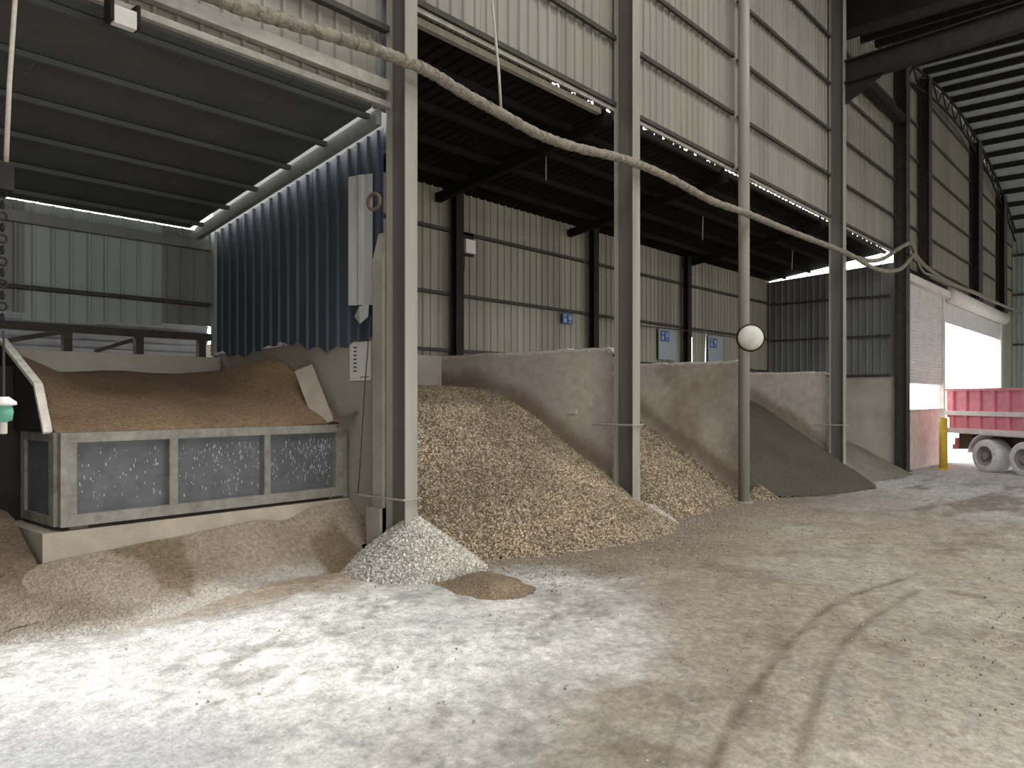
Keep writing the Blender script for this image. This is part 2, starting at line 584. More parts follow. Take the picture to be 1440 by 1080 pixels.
toe_y = np.interp(FX, [5.8, 6.9, 8.6, 10.3, 12, 15, 17.5, 20], [6.0, 5.62, 5.35, 5.65, 6.0, 6.0, 5.3, 5.7])
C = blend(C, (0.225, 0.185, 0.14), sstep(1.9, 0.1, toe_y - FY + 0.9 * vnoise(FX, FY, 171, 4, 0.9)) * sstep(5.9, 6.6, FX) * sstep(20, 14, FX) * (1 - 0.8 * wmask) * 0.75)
C = blend(C, (0.33, 0.33, 0.33), sstep(-0.4, 0.4, poly_sd(FX, FY, [(-2, 4.7), (1.6, 4.9), (2.1, 4.0), (1.9, 3.0), (-2, 2)])) * 0.7)
C = blend(C, dark * 0.75, rut * 0.9)
C = np.clip(C, 0.02, 0.88)
nx, ny = FX.shape
idx = np.arange(nx * ny).reshape(nx, ny)
a, b, c, d = idx[:-1, :-1].ravel(), idx[1:, :-1].ravel(), idx[1:, 1:].ravel(), idx[:-1, 1:].ravel()
T = np.concatenate([np.stack([a, b, c], 1), np.stack([a, c, d], 1)])
floor = link('floor', fast_mesh('floor', np.stack([FX.ravel(), FY.ravel(), FZ.ravel()], 1), T, C.reshape(-1, 3), M['floor'], len(T)))
tag(floor, 'dusty yard floor, white cement dust in front and brown dirt with wheel ruts beyond', 'floor', kind='structure')

# ------------------------------------------------------------------ main wall above the bays
wall = thing('wall_left', 'tall grey corrugated cladding hung above the row of storage bays', 'wall', kind='structure')
YC = 6.50


def vault_z(x):
    return 12.8 - (x - 32.0) ** 2 / 80.0


x = -4.6
i = 0
while x < 46.0:
    xm = x + SW / 2
    if xm < 5.4:
        b0 = 4.97
    elif xm < 25.2:
        b0 = 6.14
    elif xm < 31.0:
        b0 = 5.80
    elif xm < 42.6:
        b0 = 5.90
    else:
        b0 = -0.85
    t0 = 13.0 if xm < 19.6 else round(float(vault_z(xm)) + 0.1, 1)
    me = sheet_mesh(SW + 0.01, t0 - b0, 0.0, material=M['clad'] if i % 4 else M['clad2'])
    sheet(wall, me, (x, YC + 0.004 * (i % 2), b0))
    x += SW
    i += 1
sheet(wall, sheet_mesh(0.34, 1.26, 0.0, material=M['clad_grey']), (5.22, YC + 0.02, 4.9))
COLX = [5.415, 9.86, 13.93, 19.29, 25.05]
segs = [(-4.6, 5.34), (5.5, 9.77), (9.96, 13.83), (14.03, 19.19), (19.39, 24.85), (25.25, 27.6), (27.9, 35.9), (36.3, 41.7), (42.3, 46.0)]
for zi, z in enumerate((6.22, 7.22, 8.32, 9.45, 10.6, 11.75)):
    for (xa, xb) in segs:
        if xa > 19 and z > 12.2:
            continue
        b = MB()
        b.box(xa, xb, 6.41, 6.466, z - 0.025, z + 0.025)
        b.box(xa, xb, 6.41, 6.418, z + 0.025, z + 0.042)
        b.build('girt', M['girt'], wall)
for (xa, xb) in segs[:1]:
    MB().box(xa, xb, 6.38, 6.466, 5.08, 5.20).build('girt', M['lip'], wall)
    MB().box(xa, xb, 6.36, 6.44, 4.90, 4.96).build('girt', M['lip'], wall)
    MB().box(xa, xb, 6.38, 6.466, 5.72, 5.78).build('girt', M['girt'], wall)
# pale folded strip along the foot of the cladding
for (xa, xb) in segs[1:5]:
    MB().hexa([(xa, 6.44, 6.13), (xb, 6.44, 6.13), (xb, 6.466, 6.13), (xa, 6.466, 6.13), (xa, 6.44, 6.185), (xb, 6.44, 6.185), (xb, 6.466, 6.185), (xa, 6.466, 6.185)]).build('foot_strip', M['lip'], wall)
# beam over the two far doors
MB().box(25.25, 42.5, 6.30, 6.62, 5.60, 5.80).build('lintel', M['steel_dark'], wall)
MB().box(19.39, 24.85, 6.15, 6.40, 9.98, 10.22).build('eave_strut', M['steel_dark'], wall)

# ------------------------------------------------------------------ lean-to behind: back wall
YB = 10.45
back = thing('wall_back', 'grey corrugated wall on a concrete footing at the back of the bays', 'wall', kind='structure')
MB().box(5.5, 25.0, YB - 0.05, YB + 0.25, -0.7, 2.58).build('concrete_footing', M['concrete'], back)
MB().box(-1.0, 5.5, YB - 0.25, YB + 0.05, -0.3, 2.37).build('concrete_footing', M['concrete'], back)
x, i = 5.52, 0
while x < 24.9:
    bot = 0.0
    if i in (17, 18):      # torn foot of the sheet that lets daylight in
        lo_, hi_, th_ = ((0.27, 0.30, 0.95), (0.29, 0.33, 1.2))[i - 17]
        bot = (lambda q, lo_=lo_, hi_=hi_, th_=th_: th_ if lo_ < q < hi_ else 0.0)
    sheet(back, sheet_mesh(SW + 0.01, 3.2, bot, material=M['clad_back'] if i % 3 else M['clad2']), (x, YB + 0.004 * (i % 2), 2.57))
    x += SW
    i += 1
for z in (2.70, 3.76, 4.96):
    MB().box(5.6, 24.9, YB - 0.11, YB - 0.03, z - 0.03, z + 0.03).build('girt', M['girt'], back)
x, i = -1.0, 0
while x < 5.4:
    w = min(SW, 5.5 - x)
    bz = 2.78 + 0.05 * math.sin(i * 2.1)
    sheet(back, sheet_mesh(w + (0.01 if w == SW else 0), 4.16 - bz, 0.0, material=(M['clad_grey'], M['clad_back'], M['clad_grey'], M['clad_grey'], M['clad_grey'], M['clad_green'], M['clad_green'], M['clad_grey'])[i % 8]), (x, YB + 0.004 * (i % 2), bz))
    x += SW
    i += 1
for z, h in ((3.12, 0.05), (3.95, 0.13), (2.66, 0.10)):
    MB().box(-1.0, 5.4, YB - 0.12, YB - 0.03, z - h / 2, z + h / 2).build('girt', M['clad_grey'] if h > 0.1 else M['girt'], back)
for x in (1.6, 3.55, 4.42, 5.28):
    MB().box(x - 0.05, x + 0.05, YB - 0.10, YB, 2.37, 2.62).build('stub_post', M['girt'], back)
MB().bar((2.6, YB + 0.02, 2.40), (3.5, YB + 0.02, 2.62), 0.05, 0.06).build('brace', M['girt'], back)
MB().bar((3.9, YB + 0.02, 2.40), (4.4, YB + 0.02, 2.58), 0.04, 0.05).build('brace', M['girt'], back)

# sheeted fence of the neighbouring yard, seen through the open strip
fence = thing('corrugated_fence', 'pale blue-grey horizontal sheet fence outside, seen through the strip above the hopper', 'fence', (0, 12.6, 0))
for k in range(18):
    z = 1.6 + k * 0.118
    MB().hexa([(-3, 12.6, z), (6.5, 12.6, z), (6.5, 12.64, z), (-3, 12.64, z), (-3, 12.55, z + 0.13), (6.5, 12.55, z + 0.13), (6.5, 12.64, z + 0.135), (-3, 12.64, z + 0.135)]).build('fence_board', M['fence'], fence)
MB().hexa([(3.9, 10.6, 3.45), (6.5, 10.6, 3.45), (6.5, 13.4, 3.25), (3.9, 13.4, 3.25), (3.9, 10.6, 3.5), (6.5, 10.6, 3.5), (6.5, 13.4, 3.3), (3.9, 13.4, 3.3)]).build('shade_canopy', M['clad_grey'], fence)  # unseen roof added to keep daylight off the right of the fence
for x in (-2.5, 0.5, 3.4, 6.3):
    MB().box(x - 0.05, x + 0.05, 12.64, 12.72, 0, 3.3).build('fence_post', M['girt'], fence)

# posts on the back wall
posts = [(10.22, 'dark steel post on the back wall beside the white switch box', 5.72),
         (14.68, 'dark steel post on the back wall right of the first blue sign', 5.72),
         (19.15, 'dark steel post on the back wall between the two far blue signs', 5.72)]
for (x, lab, zt) in posts:
    p = thing('wall_post', lab, 'post', (x, YB - 0.2, 2.58), group='posts on the back wall')
    MB().box(x - 0.10, x + 0.10, 10.18, 10.195, 2.58, zt).build('flange', M['steel_dark'], p)
    MB().box(x - 0.10, x + 0.10, 10.325, 10.34, 2.58, zt).build('flange', M['steel_dark'], p)
    MB().box(x - 0.006, x + 0.006, 10.195, 10.325, 2.58, zt).build('web', M['steel_dark'], p)

# ------------------------------------------------------------------ wall between hopper bay and first gravel bay
XS = 5.46
sw = thing('wall_side', 'bay side wall of concrete below and dark blue corrugated sheets above', 'wall', kind='structure')
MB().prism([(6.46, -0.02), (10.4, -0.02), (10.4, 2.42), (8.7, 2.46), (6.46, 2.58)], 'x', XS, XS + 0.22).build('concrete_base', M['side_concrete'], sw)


def roof0(y):
    return 4.86 - (y - 6.45) * 0.1725


y = 10.42
i = 0
while y > 6.9:
    w = min(SW, y - 6.62)
    y0 = y
    me = sheet_mesh(w + 0.008, (lambda q, y0=y0: roof0(y0 - q) - 0.06), (lambda q, y0=y0, i=i: 2.44 + 0.06 * math.sin((y0 - q) * 3.1) + 0.03 * math.sin((y0 - q) * 17)), material=M['blue'])
    sheet(sw, me, (XS - 0.02 + 0.004 * (i % 2), y, 0), FACE_MX)
    y -= w
    i += 1
MB().prism([(6.5, roof0(6.5) - 0.3), (10.45, roof0(10.45) - 0.3), (10.45, 5.74), (6.75, 6.26), (6.5, 6.26)], 'x', XS + 0.02, XS + 0.05).build('upper_sheet', M['clad_grey'], sw)
MB().box(XS - 0.06, XS + 0.04, 10.25, 10.35, 2.4, 4.15).build('corner_post', M['clad_green'], sw)

# ------------------------------------------------------------------ hopper bay roof
r0 = thing('ceiling', 'grey sloping panel roof over the hopper bay', 'ceiling', kind='structure')
xe = 5.14
xr = xe
SL0 = math.atan(0.1725)
for k in range(6):
    w = 0.95
    xa = xr - w
    MB().hexa([(xa + 0.004, 6.42, roof0(6.42)), (xr - 0.004, 6.42, roof0(6.42)), (xr - 0.004, 10.44, roof0(10.44)), (xa + 0.004, 10.44, roof0(10.44)),
               (xa + 0.004, 6.42, roof0(6.42) + 0.05), (xr - 0.004, 6.42, roof0(6.42) + 0.05), (xr - 0.004, 10.44, roof0(10.44) + 0.05), (xa + 0.004, 10.44, roof0(10.44) + 0.05)]).build('roof_panel', M['roof'], r0)
    xr -= w
for y in (6.55, 7.31, 8.03, 8.77, 9.46, 10.15):
    z = roof0(y)
    b = MB()
    b.box(-0.4, xe + 0.04, y - 0.03, y + 0.03, z - 0.06, z - 0.008)
    b.build('purlin', M['roof'], r0)
MB().hexa([(xe + 0.05, 6.42, roof0(6.42) - 0.16), (xe + 0.12, 6.42, roof0(6.42) - 0.16), (xe + 0.12, 10.4, roof0(10.4) - 0.16), (xe + 0.05, 10.4, roof0(10.4) - 0.16),
           (xe + 0.05, 6.42, roof0(6.42)), (xe + 0.12, 6.42, roof0(6.42)), (xe + 0.12, 10.4, roof0(10.4)), (xe + 0.05, 10.4, roof0(10.4))]).build('rafter', M['clad_grey'], r0)

# ------------------------------------------------------------------ gravel bay roof
r1 = thing('ceiling.001', 'dark sloping corrugated roof over the gravel and sand bays', 'ceiling', kind='structure')


def roof1(y):
    return 6.27 - (y - 6.75) * 0.145


x = 5.56
me = None
sl = math.atan(0.145)
while x < 24.9:
    if me is None:
        b = MB()
        L = 3.78
        prof = [(0, 0)]
        for q in range(4):
            xo = q * 0.205
            prof += [(xo + 0.07, 0), (xo + 0.09, 0.03), (xo + 0.12, 0.03), (xo + 0.14, 0)]
        prof.append((0.818, 0))
        for (px, pz) in prof:
            b.v += [(px, 0, pz), (px, L, pz - L * 0.145), (px, 0, pz + 0.004), (px, L, pz - L * 0.145 + 0.004)]
        for q in range(len(prof) - 1):
            A, B = 4 * q, 4 * q + 4
            b.f += [(A, A + 1, B + 1, B), (A + 2, B + 2, B + 3, A + 3), (A, B, B + 2, A + 2), (A + 1, A + 3, B + 3, B + 1)]
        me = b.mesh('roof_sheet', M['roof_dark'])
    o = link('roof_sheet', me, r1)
    o.location = (x, 6.75, 6.27)
    x += SW
for y in (7.4, 8.2, 9.0, 9.8):
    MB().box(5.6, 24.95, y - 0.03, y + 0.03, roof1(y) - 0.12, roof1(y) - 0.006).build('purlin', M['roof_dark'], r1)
for x in (9.86, 13.93, 19.29):
    MB().hexa([(x - 0.06, 6.6, 5.98), (x + 0.06, 6.6, 5.98), (x + 0.06, 10.4, 5.44), (x - 0.06, 10.4, 5.44), (x - 0.06, 6.6, 6.14), (x + 0.06, 6.6, 6.14), (x + 0.06, 10.4, 5.60), (x - 0.06, 10.4, 5.60)]).build('rafter', M['roof_dark'], r1)
for (xa, xb) in ((5.56, 9.78), (9.95, 13.85), (14.02, 19.2), (19.39, 24.9)):
    MB().box(xa, xb, 6.70, 6.78, 6.16, 6.245).build('edge_beam', M['lip'] if xa < 9 else M['steel_dark'], r1)
# bent closing strips along the eave: daylight shows where they are missing
random.seed(11)
x = 5.56
while x < 24.8:
    w = random.uniform(0.10, 0.42)
    if x < 8.5:
        w, gap = 0.5, 0.0
    elif 9.0 < x < 13.8:
        gap = random.choice((0.04, 0.10, 0.16))
    elif 14 < x < 19.2:
        w, gap = random.uniform(0.02, 0.06), random.uniform(0.25, 0.5)
    else:
        gap = random.choice((0.06, 0.10, 0.18))
    h = random.uniform(0.07, 0.12)
    MB().box(x, x + w, 6.80, 6.81, 6.245, 6.30 + h).build('closing_strip', M['steel_dark'], r1)
    x += w + gap

# end wall of the lean-to
ew = thing('wall_end', 'dark grey corrugated end wall on concrete behind the greenish sand', 'wall', kind='structure')
MB().box(25.0, 25.25, 6.46, 10.7, -0.75, 2.45).build('concrete_base', M['concrete'], ew)
y, i = 10.68, 0
while y > 6.5:
    w = min(SW, y - 6.44)
    y0 = y
    sheet(ew, sheet_mesh(w + 0.01, (lambda q, y0=y0: roof1(y0 - q) - 0.05 - 0.085 * (10.68 - (y0 - q))), 2.44, material=M['clad_grey']), (25.02 + 0.004 * (i % 2), y, 0), FACE_MX)
    y -= w
    i += 1
for z in (2.5, 3.7, 4.9):
    MB().box(24.92, 24.985, 6.6, 10.3, z - 0.03, z + 0.03).build('girt', M['girt'], ew)

# ------------------------------------------------------------------ columns
def h_column(x0, x1, y0, y1, z0, z1, label, m_front, m_web, name='steel_column'):
    p = thing(name, label, 'column', ((x0 + x1) / 2, (y0 + y1) / 2, z0), group='steel columns along the bays')
    MB().box(x0, x1, y0, y0 + 0.014, z0, z1).build('flange', m_front, p)
    MB().box(x0, x1, y1 - 0.014, y1, z0, z1).build('flange', m_front, p)
    xm = (x0 + x1) / 2
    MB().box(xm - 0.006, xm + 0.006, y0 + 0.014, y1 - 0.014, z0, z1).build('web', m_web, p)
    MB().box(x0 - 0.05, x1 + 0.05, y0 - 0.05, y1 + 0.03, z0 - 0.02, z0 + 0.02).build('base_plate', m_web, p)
    return p


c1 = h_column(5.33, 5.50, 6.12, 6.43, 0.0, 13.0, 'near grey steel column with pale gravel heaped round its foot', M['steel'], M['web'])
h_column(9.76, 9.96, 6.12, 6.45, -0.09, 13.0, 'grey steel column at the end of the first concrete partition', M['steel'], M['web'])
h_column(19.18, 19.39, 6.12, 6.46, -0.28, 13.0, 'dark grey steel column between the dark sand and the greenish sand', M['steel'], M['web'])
h_column(24.82, 25.22, 6.12, 6.45, -0.39, 11.9, 'dark wide steel column beside the roller shutter', M['col_dark'], M['col_dark'])
pc = thing('pipe_column', 'round steel pipe column carrying the white disc', 'column', (13.82, 6.22, -0.17), group='steel columns along the bays')
MB().tube([(13.82, 6.22, -0.17), (13.82, 6.22, 13.0)], 0.105, 20).build('pipe', M['steel'], pc, smooth=True)
MB().tube([(13.82, 6.22, -0.18), (13.82, 6.22, -0.14)], 0.17, 20).build('base_plate', M['steel'], pc)
for (xa, xb, lab) in ((27.55, 27.93, 'thin dark column on the lintel above the shutter'), (35.7, 36.5, 'dark column on the lintel above the open doorway'), (41.6, 42.4, 'last dark column near the far end of the cladding')):
    h_column(xa, xb, 6.12, 6.4, 5.80, float(vault_z((xa + xb) / 2)) - 0.35, lab, M['col_dark'], M['col_dark'])

# concrete encasement and strap at the near column foot
cp = thing('concrete_post', 'narrow pale concrete post standing against the near steel column', 'post', (5.42, 6.5, 0))
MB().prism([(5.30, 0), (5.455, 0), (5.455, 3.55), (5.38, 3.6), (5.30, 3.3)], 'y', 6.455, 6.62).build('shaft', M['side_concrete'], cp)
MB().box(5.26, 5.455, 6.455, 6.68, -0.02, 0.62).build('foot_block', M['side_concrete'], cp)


def strap(label, pts, r=0.012):
    o = MB().tube(pts, r, 6).build('tie_rod', M['steel'])
    return tag(o, label, 'rod', 'tie rods round the column feet')


strap('thin tie rod clamped round the near column above the pale gravel', [(5.24, 6.80, 0.74), (5.29, 6.10, 0.735), (5.53, 6.09, 0.735), (5.53, 6.16, 0.735)])
strap('thin tie rod fixed across the first partition and its column', [(9.70, 6.80, 1.40), (9.72, 6.10, 1.40), (9.99, 6.09, 1.40), (9.99, 6.16, 1.40)], 0.018)
strap('thin tie rod fixed across the dark sand partition and its column', [(19.10, 6.80, 1.15), (19.12, 6.10, 1.15), (19.43, 6.09, 1.15), (19.43, 6.18, 1.15)], 0.02)


# ------------------------------------------------------------------ concrete partitions
def partition(x0, x1, y0, y1, z0, zt, label, seed, stain, tint=0.0):
    p = thing('concrete_partition', label, 'partition', ((x0 + x1) / 2, (y0 + y1) / 2, z0), group='concrete partitions between the bays')
    n = 60
    m = 30
    ys = np.linspace(y0, y1, n)
    tops = zt + 0.05 * vnoise(ys, ys * 0, seed, 4, 4.0) - 0.10 * sstep(0.12, 0.0, ys - y0)
    k_ = np.linspace(0, 1, m)
    V, C, T = [], [], []
    for xf in (x0, x1):                       # both faces as grids, so that old dirt lines can be coloured in
        base = sum(len(q) for q in V)
        Yg = np.repeat(ys[:, None], m, 1)
        Zg = z0 + (tops[:, None] - z0) * k_[None, :]
        V.append(np.stack([np.full(n * m, xf), Yg.ravel(), Zg.ravel()], 1))
        yy, zz = Yg.ravel(), Zg.ravel()
        cc = np.tile(np.array((0.53, 0.48, 0.415)), (n * m, 1)) * (1 + 0.45 * vnoise(yy, zz, seed + 2, 5, 1.1))[:, None]
        hz = stain(xf, yy)                    # height of the heap lying against this face
        st = sstep(0.34, 0.02, np.abs(zz - hz - 0.1) + 0.25 * vnoise(yy, zz, seed + 4, 4, 2.2)) * 0.85
        st = np.maximum(st, tint * sstep(-0.05, 0.3, vnoise(yy, zz, seed + 6, 4, 0.9)) * 0.6)
        cc = cc * (1 - st[:, None]) + np.array((0.26, 0.20, 0.145)) * st[:, None]
        C.append(cc)
        I = np.arange(n * m).reshape(n, m) + base
        A_, B_, C_, D_ = I[:-1, :-1].ravel(), I[1:, :-1].ravel(), I[1:, 1:].ravel(), I[:-1, 1:].ravel()
        T.append(np.concatenate([np.stack([A_, B_, C_], 1), np.stack([A_, C_, D_], 1)]))
    I0, I1 = np.arange(n * m).reshape(n, m), np.arange(n * m).reshape(n, m) + n * m
    for (e0, e1) in ((I0[0], I1[0]), (I0[-1], I1[-1]), (I0[:, -1], I1[:, -1])):
        T.append(np.concatenate([np.stack([e0[:-1], e0[1:], e1[1:]], 1), np.stack([e0[:-1], e1[1:], e1[:-1]], 1)]))
    V = np.concatenate(V) - np.array(OFF[p.name])
    link('slab', fast_mesh('slab', V, np.concatenate(T), np.concatenate(C), M['slab']), p)
    # broken, paler arris along the top and down the nave end
    e = MB()
    rs = random.Random(seed)
    for y, t in zip(ys[:-1], tops[:-1]):
        h = rs.uniform(0.02, 0.055)
        e.box(x0 - 0.006, x1 + 0.004, y, y + (y1 - y0) / (n - 1) * 0.98, t - h, t + 0.006)
    z = zt - 0.08
    while z > z0 + 0.3:
        hh = rs.uniform(0.05, 0.16)
        e.box(x0 - 0.006, x1 + 0.004, y0 - 0.008, y0 + rs.uniform(0.02, 0.05), z - hh, z)
        z -= hh
    e.build('chipped_edge', M['concrete_edge'], p)
    return p


# ------------------------------------------------------------------ heaps
def ytoe(x, pts):
    return np.interp(x, [p[0] for p in pts], [p[1] for p in pts])


def ramp(x, y, toe, slope, crest, round_=0.35):
    """slope rising from the toe line, rounded off at the crest"""
    h = (y - ytoe(x, toe)) * slope
    return gz(x) + np.where(h < 0, h, crest - np.log1p(np.exp(np.clip((crest - h) / round_, -40, 40))) * round_ + 0 * h)


G_BROWN = [(0.40, 0.325, 0.20), (0.33, 0.26, 0.165), (0.48, 0.39, 0.26), (0.44, 0.375, 0.30), (0.22, 0.17, 0.115), (0.60, 0.51, 0.39)]
G_WHITE = [(0.68, 0.64, 0.57), (0.56, 0.525, 0.46), (0.76, 0.72, 0.65), (0.38, 0.35, 0.30)]
TOE1 = [(5.0, 6.15), (6.2, 6.05), (6.9, 5.62), (7.6, 5.42), (8.6, 5.35), (9.6, 5.40), (10.3, 5.65), (10.8, 6.0), (11.2, 6.6)]
SEAM = [(9.9, 6.3), (10.2, 5.95), (10.7, 5.66), (11.3, 5.5)]


def z1(x, y):
    return ramp(x, y, TOE1, 0.60, 2.08, 0.16) + 0.07 * vnoise(x, y, 5, 4, 1.6) - 0.10 * sstep(7.2, 5.5, x) * sstep(8, 10, y)


def c1f(x, y, z):
    c = np.tile(np.array((0.15, 0.115, 0.08)), (len(x), 1))  # bed darker than the stones: shade between them put into the colour
    return c * (1 + 0.5 * vnoise(x, y, 15, 4, 2.0))[:, None]


def c1p(v, c):
    n = vnoise(v[:, 0], v[:, 1], 25, 3, 1.2)
    c = c * (1 + 0.7 * n)[:, None]
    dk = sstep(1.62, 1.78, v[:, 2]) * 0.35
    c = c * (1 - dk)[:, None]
    d = line_d(v[:, 0], v[:, 1], SEAM)
    w = sstep(0.16, 0.05, d + 0.08 * vnoise(v[:, 0], v[:, 1], 35, 3, 5))[:, None]
    return c * (1 - w) + np.array((0.58, 0.54, 0.48)) * RNG.uniform(0.7, 1.2, (len(v) // 6, 1)).repeat(6, 0) * w


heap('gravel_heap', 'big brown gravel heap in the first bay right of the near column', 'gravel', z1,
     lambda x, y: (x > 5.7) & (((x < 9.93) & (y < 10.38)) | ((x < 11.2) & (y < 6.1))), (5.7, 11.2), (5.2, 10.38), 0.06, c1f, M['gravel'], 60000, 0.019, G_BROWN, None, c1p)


def zw(x, y):
    r = np.hypot(x - 5.50, y - 6.18)
    return 0.58 - r * 0.78 + 0.04 * vnoise(x, y, 7, 4, 5)


def cwf(x, y, z):
    return np.tile(np.array((0.46, 0.44, 0.40)), (len(x), 1))


heap('gravel_heap', 'small pale grey gravel cone at the foot of the near column', 'gravel', zw,
     lambda x, y: (x > 0), (4.5, 6.6), (5.2, 6.95), 0.035, cwf, M['gravel'], 9000, 0.018, G_WHITE)

TOE2 = [(10.15, 6.15), (11.0, 6.1), (12.0, 6.05), (13.0, 6.15), (14.0, 6.35), (14.8, 5.95), (15.4, 6.4)]


def z2(x, y):
    return ramp(x, y, TOE2, 0.62, 1.9, 0.15) + 0.07 * vnoise(x, y, 45, 4, 1.6)


heap('gravel_heap', 'brown gravel heap in the second bay behind the grey steel column', 'gravel', z2,
     lambda x, y: ((x > 10.17) & (x < 14.17) & (y < 10.38)) | ((x >= 14.1) & (y < 6.36) & (x < 15.4)), (10.17, 15.4), (5.7, 10.38), 0.07, c1f, M['gravel'], 26000, 0.022, G_BROWN, None,
     lambda v, c: c * (1 + 0.6 * vnoise(v[:, 0], v[:, 1], 26, 3, 1.2))[:, None])

TOE3 = [(14.4, 6.6), (15.2, 6.0), (16.2, 5.6), (17.5, 5.35), (18.8, 5.25), (19.6, 5.5), (20.3, 6.1)]
heap('sand_heap', 'dark grey-green sand heap in the third bay past the pipe column', 'sand',
     lambda x, y: ramp(x, y, TOE3, 0.68, 2.15, 0.15) + 0.04 * vnoise(x, y, 55, 4, 1.2),
     lambda x, y: ((x > 14.42) & (x < 19.37) & (y < 10.38)) | ((x < 20.3) & (x >= 19.3) & (y < 6.05)), (14.42, 20.3), (5.1, 10.38), 0.07,
     lambda x, y, z: np.tile(np.array((0.10, 0.09, 0.068)), (len(x), 1)) * (1 + 0.35 * vnoise(x, y, 56, 4, 1.5))[:, None], M['sand'])

TOE4 = [(19.6, 6.0), (21, 5.75), (22.5, 5.6), (24, 5.75), (25, 6.3)]
heap('sand_heap', 'low pale greenish sand heap in the last bay before the shutter', 'sand',
     lambda x, y: ramp(x, y, TOE4, 0.62 - 0.02 * (x - 19), 1.25, 0.2) + 0.10 * vnoise(x, y, 65, 4, 1.0),
     lambda x, y: (x > 19.62) & (x < 24.78) & (y < 10.38), (19.62, 24.78), (5.4, 10.38), 0.08,
     lambda x, y, z: np.tile(np.array((0.26, 0.245, 0.19)), (len(x), 1)) * (1 + 0.6 * vnoise(x, y, 66, 4, 1.5))[:, None], M['sand'])

p1 = partition(9.95, 10.15, 6.56, 10.4, -0.12, 2.58, 'first concrete partition, right of the big brown gravel heap', 3, lambda xf, y: z1(9.9 + 0 * y, y) if xf < 10 else z2(10.2 + 0 * y, y))
p2 = partition(14.2, 14.4, 6.42, 10.4, -0.2, 2.53, 'second concrete partition, brown-stained, ending at the pipe column', 5, lambda xf, y: z2(14.1 + 0 * y, y) + 0.15 if xf < 14.3 else ramp(14.6 + 0 * y, y, TOE3, 0.68, 2.15, 0.15), 1.0)
p3 = partition(19.4, 19.6, 6.54, 10.4, -0.3, 2.46, 'third concrete partition, behind the dark sand heap', 9, lambda xf, y: ramp(19.3 + 0 * y, y, TOE3, 0.68, 2.15, 0.15) if xf < 19.5 else ramp(19.8 + 0 * y, y, TOE4, 0.6, 1.25, 0.2))
MB().box(9.925, 9.95, 7.28, 7.46, 1.55, 1.62).build('broken_lug', M['concrete_edge'], p1)

# ------------------------------------------------------------------ feed hopper
pl = MB().box(2.28, 5.44, 7.22, 9.6, -0.03, 0.655).build('concrete_plinth', M['concrete_warm'])
tag(pl, 'sandy concrete plinth under the steel feed hopper', 'plinth')
hp = thing('feed_hopper', 'long grey steel feed hopper filled with brown sand', 'hopper', (3.9, 7.3, 0.66))
XL, XR, ZB, ZT = 2.42, 5.36, 0.69, 1.50
MB().box(XL, XR, 7.22, 7.34, ZT - 0.085, ZT).build('top_rail', M['hop_frame'], hp)
MB().box(XL, XR, 7.22, 7.34, ZB, ZB + 0.10).build('bottom_rail', M['hop_frame'], hp)
px = [XL, 3.36, 4.36, XR - 0.10]
pw = [0.13, 0.08, 0.07, 0.10]
for k in range(4):
    MB().box(px[k], px[k] + pw[k], 7.225, 7.34, ZB + 0.10, ZT - 0.085).build('post', M['hop_frame'], hp)
rs = random.Random(4)
for k in range(3):
    xa, xb = px[k] + pw[k], px[k + 1]
    pn = MB().box(xa, xb, 7.29, 7.31, ZB + 0.10, ZT - 0.085).build('panel', M['hop_panel'], hp)
    sp = MB()
    for q in range((60, 130, 170)[k]):
        cx = xa + 0.03 + (xb - xa - 0.06) * (rs.random() ** (1.0, 0.7, 0.6)[k])
        cz = ZB + 0.14 + (ZT - ZB - 0.28) * rs.random() ** 0.7
        w, h = rs.uniform(0.002, 0.007), rs.uniform(0.005, 0.035)
        sp.prism([(cx - w, cz), (cx, cz - h), (cx + w * 0.8, cz - h * 0.3), (cx + w * 0.4, cz + h * 0.4)], 'y', 7.287, 7.2905)
    s = sp.build('cement_splash', M['hop_splash'], pn)
    s['kind'] = 'stuff'
# left end: framed side, tall side plate behind
MB().box(XL, XL + 0.02, 7.34, 8.15, ZB, ZT).build('end_panel', M['hop_panel'], hp)
MB().box(XL - 0.03, XL, 7.30, 7.42, ZB, ZT).build('end_frame', M['hop_frame'], hp)
MB().box(XL - 0.03, XL, 7.42, 8.05, ZT - 0.08, ZT).build('end_frame', M['hop_frame'], hp)
MB().box(XL - 0.03, XL, 7.42, 8.05, ZB, ZB + 0.08).build('end_frame', M['hop_frame'], hp)
MB().box(XL - 0.03, XL, 8.05, 8.15, ZB, ZT).build('end_frame', M['hop_frame'], hp)
MB().prism([(7.38, 1.5), (7.62, 1.92), (8.6, 2.36), (10.1, 2.42), (10.1, 1.5)], 'x', XL - 0.07, XL - 0.04).build('side_plate', M['steel_dark'], hp)
MB().hexa([(3.3, 8.3, 0.66), (4.6, 8.3, 0.66), (4.6, 9.4, 0.66), (3.3, 9.4, 0.66), (2.44, 8.16, 1.48), (5.34, 8.16, 1.48), (5.34, 10.1, 1.48), (2.44, 10.1, 1.48)]).build('funnel', M['steel_dark'], hp)
sp = MB()
for (p, q) in (((7.38, 1.5), (7.62, 1.92)), ((7.62, 1.92), (8.6, 2.36)), ((8.6, 2.36), (10.1, 2.42))):
    sp.bar((XL - 0.05, *p), (XL - 0.05, *q), 0.07, 0.035)
sp.build('side_plate_rim', M['concrete_edge'], hp)
MB().box(0.42, XL + 0.02, 8.22, 8.26, -0.02, 2.1).build('void_shade_plate', M['steel_dark'], hp)  # dark plate added where there is only a shaded void
